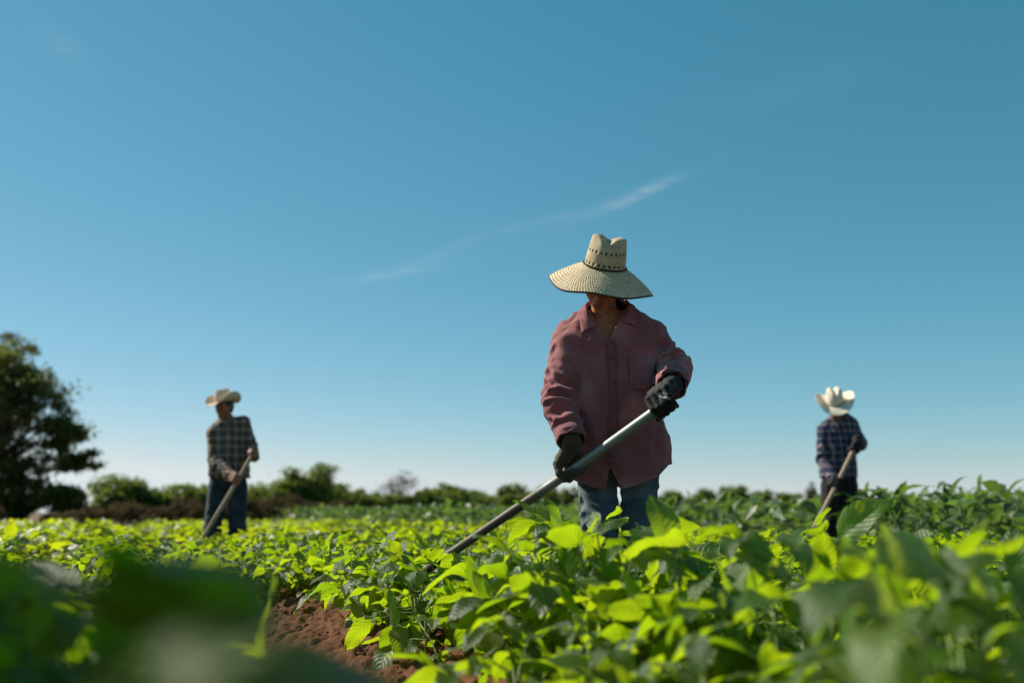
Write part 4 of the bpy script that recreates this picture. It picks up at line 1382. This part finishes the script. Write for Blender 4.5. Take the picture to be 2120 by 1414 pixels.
def woman_details():
    root, base, bvh, T = wom['root'], wom['base'], wom['bvh'], wom['T']
    shirt = wom['shirt']
    def patch(name, rows, mat, off, solid=.0025, parent=shirt):
        V = []; nv = len(rows); nu = len(rows[0])
        last = None
        for r in rows:
            for (x, y) in r:
                h, n = on_shirt(bvh, x, y, off)
                if h is None: h = last if last is not None else P(x, y, WY - .13)
                last = h; V.append(h)
        V = np.array(V)
        G = V.reshape(nv, nu, 3)
        for _ in range(2):
            G[1:-1, :, 1] = (G[:-2, :, 1] + G[1:-1, :, 1] * 2 + G[2:, :, 1]) / 4
        return obj_off(name, G.reshape(-1, 3), np.array(grid_faces(nu, nv)), mat, base, parent, solid=solid)
    n = 40
    rows = []
    for j in range(n):
        t = j / (n - 1); y = 708 + (962 - 708) * t; x = 1262 + 6 * math.sin(t * 3) + t * 0
        rows.append([(x - 6 + i * 4, y) for i in range(5)])
    patch('placket', rows, M['shirt_seam'], .004)
    pk = []
    for j in range(12):
        t = j / 11; y0 = 741 + 62 * t
        pk.append([(1301 + 54 * i / 9 + 3 * t, y0 + (0 if t < .8 else (t - .8) * 30 * (1 - abs(i / 4.5 - 1)))) for i in range(10)])
    patch('pocket', pk, M['shirt_mauve'], .0035)
    for y in (706, 743, 793, 844, 892, 942):
        t = (y - 708) / 254
        h, nn = on_shirt(bvh, 1266 + 6 * math.sin(max(0, t) * 3), y, .008)
        if h is None: continue
        t1 = unit(np.cross(nn, (0, 0, 1))); t2 = np.cross(nn, t1)
        mb = MB()
        mb.tube([h - nn * .002, h + nn * .0015, h + nn * .002], [.0062, .0062, .0045], 14)
        obj('button', mb.mesh('button', M['button'], off=base), shirt)
    # collar
    fold = [(1236, 677), (1220, 655), (1213, 638), (1222, 622), (1258, 612), (1290, 618), (1297, 640), (1294, 656), (1290, 669)]
    fdy = [-.12, -.095, -.05, .04, .09, .06, -.03, -.085, -.115]
    fall = [(1204, 691), (1201, 672), (1199, 652), (1206, 640), (1258, 632), (1302, 630), (1312, 645), (1318, 662), (1322, 679)]
    ldy = [-.12, -.10, -.045, .06, .125, .09, -.03, -.085, -.11]
    m = 41
    def cr(tab, t): return float(smooth_interp(np.array([t]), np.linspace(0, 1, len(tab)), np.array(tab, dtype=float))[0])
    V = []
    for j in range(6):
        q = j / 5
        for i in range(m):
            t = i / (m - 1)
            a = P(cr([p[0] for p in fold], t), cr([p[1] for p in fold], t), WY + .02 + cr(fdy, t))
            b = P(cr([p[0] for p in fall], t), cr([p[1] for p in fall], t), WY + .02 + cr(ldy, t))
            p = a + (b - a) * q + np.array((0, -.012, .006)) * math.sin(q * PI)
            if t < .3 or t > .7:
                x, y = proj(p)
                h, nn = on_shirt(bvh, float(x[0]), float(y[0]), .007)
                if h is not None and h[1] < p[1] + .02 and abs(h[1] - p[1]) < .12: p = np.array((p[0], min(p[1], h[1]), p[2]))
            V.append(p)
    obj_off('collar', V, np.array(grid_faces(m, 6)), M['shirt_mauve'], base, shirt, solid=.003)
    # white lettering on the back of the black glove, upside down to the camera
    hb = wom_hand['bvh']
    g = wom_hand['obj']
    for txt, px, py, size, ang in (('TRUPER', 1377, 822, .0125, 192), ('L10', 1375, 814, .009, 186), ('S', 1366, 816, .008, 180)):
        d = Vector(P(px, py, 5.0)) - CAMP; d.normalize()
        hit, nn, _, _ = hb.ray_cast(CAMP, d)
        if hit is None: continue
        cu = bpy.data.curves.new('print_text', 'FONT'); cu.body = txt; cu.size = size; cu.align_x = 'CENTER'; cu.align_y = 'CENTER'; cu.extrude = .0003
        tmp = bpy.data.objects.new('tmp', cu); COL.objects.link(tmp)
        bpy.context.view_layer.update()
        me = bpy.data.meshes.new_from_object(tmp.evaluated_get(bpy.context.evaluated_depsgraph_get()))
        bpy.data.objects.remove(tmp)
        me.materials.clear(); me.materials.append(M['print'])
        Rr = Matrix.Rotation(R_(90) , 3, 'X')
        q = np.array([v.co[:] for v in me.vertices])
        a = R_(-ang)
        q2 = np.stack((q[:, 0] * math.cos(a) - q[:, 1] * math.sin(a), q[:, 0] * math.sin(a) + q[:, 1] * math.cos(a)), 1)
        # wrap onto the glove along the view ray
        out = []
        right = np.array((1, 0, 0)); up = np.array((0, -math.sin(PITCH), math.cos(PITCH)))
        for (x, y), z in zip(q2, q[:, 2]):
            tgt = np.array(hit) + right * x + up * y
            dd = Vector(tgt) - CAMP; dd.normalize()
            h2, _, _, _ = hb.ray_cast(CAMP, dd)
            p = np.array(h2) if h2 is not None and (h2 - hit).length < .05 else tgt
            out.append(p - np.array(dd) * (.0016 + z))
        me.vertices.foreach_set('co', (np.array(out) - base).astype(np.float32).ravel())
        me.update()
        obj('printed_mark', me, g)


# fetch the glove with the lettering
wom_hand = None
for o in wom['root'].children:
    if o.name.startswith('glove') and 'black' in o.get('label', ''):
        me = o.data
        vs = [v.co + Vector(wom['base']) for v in me.vertices]
        wom_hand = dict(obj=o, bvh=BVHTree.FromPolygons(vs, [tuple(p.vertices) for p in me.polygons]))
woman_details()


def straw_hat(root, base, hc, Rh, hs):
    Rm = rot(25, 12, -6)
    C = hc + Rm @ np.array((-.008, .006, .078))
    def W(v): return (np.asarray(v) @ Rm.T) + C
    # brim
    CELL = np.random.default_rng(3).random((16, 104))
    nu, nv = 480, 53
    V, uv = [], []
    for j in range(nv):
        t = j / (nv - 1)
        for i in range(nu):
            a = 2 * PI * i / nu + PI
            r = .078 + .130 * t * (1 + .018 * math.sin(3 * a + 1) + .010 * math.sin(7 * a))
            z = -.056 * t - .020 * t * t + .010 * math.sin(2 * a + .6) * t + .005 * math.sin(5 * a + 2) * t * t
            row = math.floor(t * 13); fv = (t * 13) % 1
            wv = math.sin(math.pi * fv) * (.45 + .55 * math.sin(i / nu * 2 * PI * 104 + row * PI + fv * 1.6))
            z += .0019 * wv * (.6 + .8 * float(CELL[row % 16, int(i / nu * 104) % 104])) if 0 < j < nv - 1 else 0
            V.append((math.sin(a) * r * 1.0, -math.cos(a) * r * 1.04 , z)); uv.append((i / nu, t))
    hat = obj('straw_hat', make_mesh('straw_hat', W(V) - base, np.array(grid_faces(nu, nv, True)), M['straw'], True, uv=uv), root)
    hat['label'] = 'wide brimmed woven straw hat with pinched crown'
    m = hat.modifiers.new('thick', 'SOLIDIFY'); m.thickness = .003; m.offset = -1
    # edge binding
    mb = MB()
    E = [np.array(V[(nv - 1) * nu + i]) for i in range(0, nu, 4)]
    E.append(E[0]); mb.tube(E, .0042, 6, caps=False)
    obj('edge_binding', make_mesh('edge_binding', W(np.concatenate(mb.V)) - base, mb.F, M['hat_edge'], True), hat)
    # crown: two rows of open-work holes
    nu = 72
    prof = []
    H = .126
    for j in range(30):
        t = j / 29
        if t < .72:
            s = t / .72
            prof.append((1.0 - .17 * s ** 1.3, s * H * .90, 1.0 if s > .6 else 0))
        else:
            s = (t - .72) / .28
            prof.append(((.83) * math.cos(s * PI / 2 * .985), H * .90 + H * .10 * math.sin(s * PI / 2), 1.0))
    V, uv = [], []
    for j, (rr, z, top) in enumerate(prof):
        for i in range(nu):
            a = 2 * PI * i / nu + PI
            x = math.sin(a) * .083 * rr; y = -math.cos(a) * .092 * rr
            up = max(0, (z / H - .55) / .45)
            dip = .030 * math.exp(-((x + .002) / .026) ** 2) * (1.0 if y < .03 else .8)
            pin = 1 - .20 * up * math.exp(-((abs(x) - .045) / .03) ** 2) * math.exp(-((y + .06) / .035) ** 2)
            V.append((x * pin, y * pin * (1 - .10 * up), z - dip * up ** 1.5)); uv.append((i / nu, j / 29))
    F = []
    for j in range(29):
        for i in range(nu):
            hole = (j in (2, 3, 11, 12)) and (i % 3 == 0)
            if not hole: F.append((j * nu + i, j * nu + (i + 1) % nu, (j + 1) * nu + (i + 1) % nu, (j + 1) * nu + i))
    cr = obj('crown', make_mesh('crown', W(V) - base, np.array(F), M['straw_crown'], True, uv=uv), hat)
    m = cr.modifiers.new('thick', 'SOLIDIFY'); m.thickness = .003; m.offset = -1
    mb = MB()
    E = [np.array((math.sin(a) * .0865, -math.cos(a) * .0955, .004)) for a in np.linspace(0, 2 * PI, 61)]
    mb.tube(E, .0030, 6, caps=False)
    obj('hat_cord', make_mesh('hat_cord', W(np.concatenate(mb.V)) - base, mb.F, M['hat_cord'], True), hat)


straw_hat(wom['root'], wom['base'], wom['hc'], wom['Rh'], wom['hs'])


def cowboy_hat(root, base, hc, Rm, mat, label, s=1.0, curl=.085, wide=.175):
    C = hc + Rm @ np.array((0, .006, .050))
    def W(v): return (np.asarray(v) * s @ Rm.T) + C
    nu, nv = 96, 14
    V = []
    for j in range(nv):
        t = j / (nv - 1)
        for i in range(nu):
            a = 2 * PI * i / nu
            r0x, r0y = .080, .096
            x = math.sin(a) * (r0x + (wide - r0x) * t); y = -math.cos(a) * (r0y + (.205 - r0y) * t)
            side = abs(math.sin(a)) ** 2.0
            z = curl * side * t ** 2.2 - .030 * (1 - side) * t ** 1.5
            x *= 1 - .16 * side * t ** 3
            V.append((x, y, z))
    hat = obj('cowboy_hat', make_mesh('cowboy_hat', W(V) - base, np.array(grid_faces(nu, nv, True)), mat, True), root)
    hat['label'] = label
    m = hat.modifiers.new('thick', 'SOLIDIFY'); m.thickness = .004; m.offset = -1
    nr = 24; V = []; H = .135
    for j in range(nr):
        t = j / (nr - 1)
        if t < .65: rr, z = 1 - .14 * (t / .65) ** 1.4, t / .65 * H * .86
        else:
            q = (t - .65) / .35; rr, z = .86 * math.cos(q * PI / 2 * .98), H * (.86 + .14 * math.sin(q * PI / 2))
        for i in range(nu):
            a = 2 * PI * i / nu
            x = math.sin(a) * .080 * rr; y = -math.cos(a) * .096 * rr
            up = max(0, (z / H - .45) / .55)
            z2 = z - .040 * up ** 1.6 * math.exp(-(x / .017) ** 2)
            pin = 1 - .22 * up * math.exp(-((abs(x) - .05) / .03) ** 2) * math.exp(-((y + .05) / .04) ** 2)
            V.append((x * pin, y * pin, z2))
    obj('crown', make_mesh('crown', W(V) - base, np.array(grid_faces(nu, nr, True)), mat, True), hat)
    mb = MB()
    E = [np.array((math.sin(a) * .0825, -math.cos(a) * .0985, .012)) for a in np.linspace(0, 2 * PI, 49)]
    mb.tube(E, .007, 6, caps=False)
    obj('hat_band', make_mesh('hat_band', W(np.concatenate(mb.V)) - base, mb.F, M['wood'], True), hat)


# ---- the man on the left
LY = 10.1
A1, B1 = P(536, 918, LY - .30), P(426, 1104, LY - .42)
ax1 = unit(B1 - A1)
B1b = A1 + ax1 * 1.35
hoe('hoe', 'wooden handled hoe held by the man in the grey plaid shirt', A1 + ax1 * .06, B1b, .0195, M['wood'], (.3, .2, -1), .2, .2, 'hoes')
m1 = build_person(dict(
    Y=LY, label='man in cream cowboy hat and grey plaid shirt hoeing on the left', vox=.010, vox_body=.009, vox_hand=.005, size=1.0, fold=1.4,
    J=dict(pelvis=(472, 990, .02), neck=(474, 872, .03),
           shR=(444, 897, .0), elR=(444, 950, -.08), wrR=(478, 985, -.30),
           shL=(503, 877, .03), elL=(519, 924, .03), wrL=(526, 946, -.20),
           hipR=(452, 1005, .02), knR=(441, 1090, -.05), anR=(436, 1160, .05),
           hipL=(492, 1005, .02), knL=(491, 1088, -.02), anL=(490, 1158, .06)),
    torso=[(862, 475, 13, .06, .03), (872, 475, 26, .085, .02), (885, 474, 34, .11, .015), (905, 472, 37, .125, .01), (935, 473, 37, .13, .0), (965, 475, 40, .132, .0), (990, 475, 42, .135, .01), (1012, 475, 43, .135, .02)],
    head=(464, 842, -.06, (22, 6, -20), .98), skin=M['skin_dark'],
    arm_r=(.072, .062, .046), leg_r=(.098, .085, .082), hip_w=.185,
    shirt=M['plaid_grey'], trousers=M['denim_dark'],
    hem=[(380, 985), (432, 985), (470, 996), (518, 988), (560, 985)], hem_back=990,
    vneck=((466, 862), (474, 884), (486, 862)),
    handR=dict(bare=True, C=on_handle(A1, B1b, 492), e=ax1, R=.020, front=True, s=1.1),
    handL=dict(bare=True, C=on_handle(A1, B1b, 527), e=ax1, R=.020, front=True, s=1.1)))
cowboy_hat(m1['root'], m1['base'], m1['hc'], rot(10, -7, -22), M['felt_cream'], 'cream cowboy hat with upturned brim', 1.0)

# ---- the man on the right
RY = 10.1
A2, B2 = P(1776, 912, RY - .30), P(1704, 1058, RY - .40)
ax2 = unit(B2 - A2)
B2b = A2 + ax2 * 1.25
hoe('hoe', 'wooden handled hoe held by the man in the navy plaid shirt', A2, B2b, .0205, M['wood'], (.3, .2, -1), .2, .2, 'hoes')
m2 = build_person(dict(
    Y=RY, label='man in white cowboy hat and navy plaid shirt hoeing on the right', vox=.010, vox_body=.009, vox_hand=.005, size=1.0, fold=1.4,
    J=dict(pelvis=(1738, 990, .02), neck=(1737, 868, .03),
           shR=(1707, 893, .0), elR=(1703, 950, -.05), wrR=(1724, 990, -.26),
           shL=(1762, 882, .03), elL=(1780, 918, .05), wrL=(1774, 908, -.18),
           hipR=(1719, 1005, .02), knR=(1719, 1090, -.05), anR=(1718, 1160, .05),
           hipL=(1756, 1005, .02), knL=(1757, 1088, -.02), anL=(1757, 1158, .06)),
    torso=[(856, 1737, 13, .06, .03), (866, 1737, 26, .085, .02), (880, 1735, 34, .11, .015), (905, 1734, 35, .125, .01), (935, 1734, 34, .13, .0), (965, 1736, 36, .132, .0), (988, 1737, 37, .135, .01), (1010, 1737, 38, .135, .02)],
    head=(1729, 842, -.05, (32, 2, -20), .98), skin=M['skin_dark'],
    arm_r=(.072, .062, .046), leg_r=(.095, .083, .08), hip_w=.175,
    shirt=M['plaid_navy'], trousers=M['trouser_black'],
    hem=[(1650, 985), (1700, 986), (1735, 992), (1772, 986), (1810, 985)], hem_back=990,
    vneck=((1730, 856), (1738, 878), (1750, 856)),
    handR=dict(bare=False, C=on_handle(A2, B2b, 1733), e=ax2, R=.021, front=True, s=1.15, mat=M['glove_black'], wr=.04),
    handL=dict(bare=False, C=on_handle(A2, B2b, 1771), e=ax2, R=.021, front=True, s=1.3, mat=M['glove_black'], wr=.045)))
cowboy_hat(m2['root'], m2['base'], m2['hc'], rot(34, -4, -12), M['felt_white'], 'white cowboy hat tilted towards the viewer', 1.1, .07, .205)
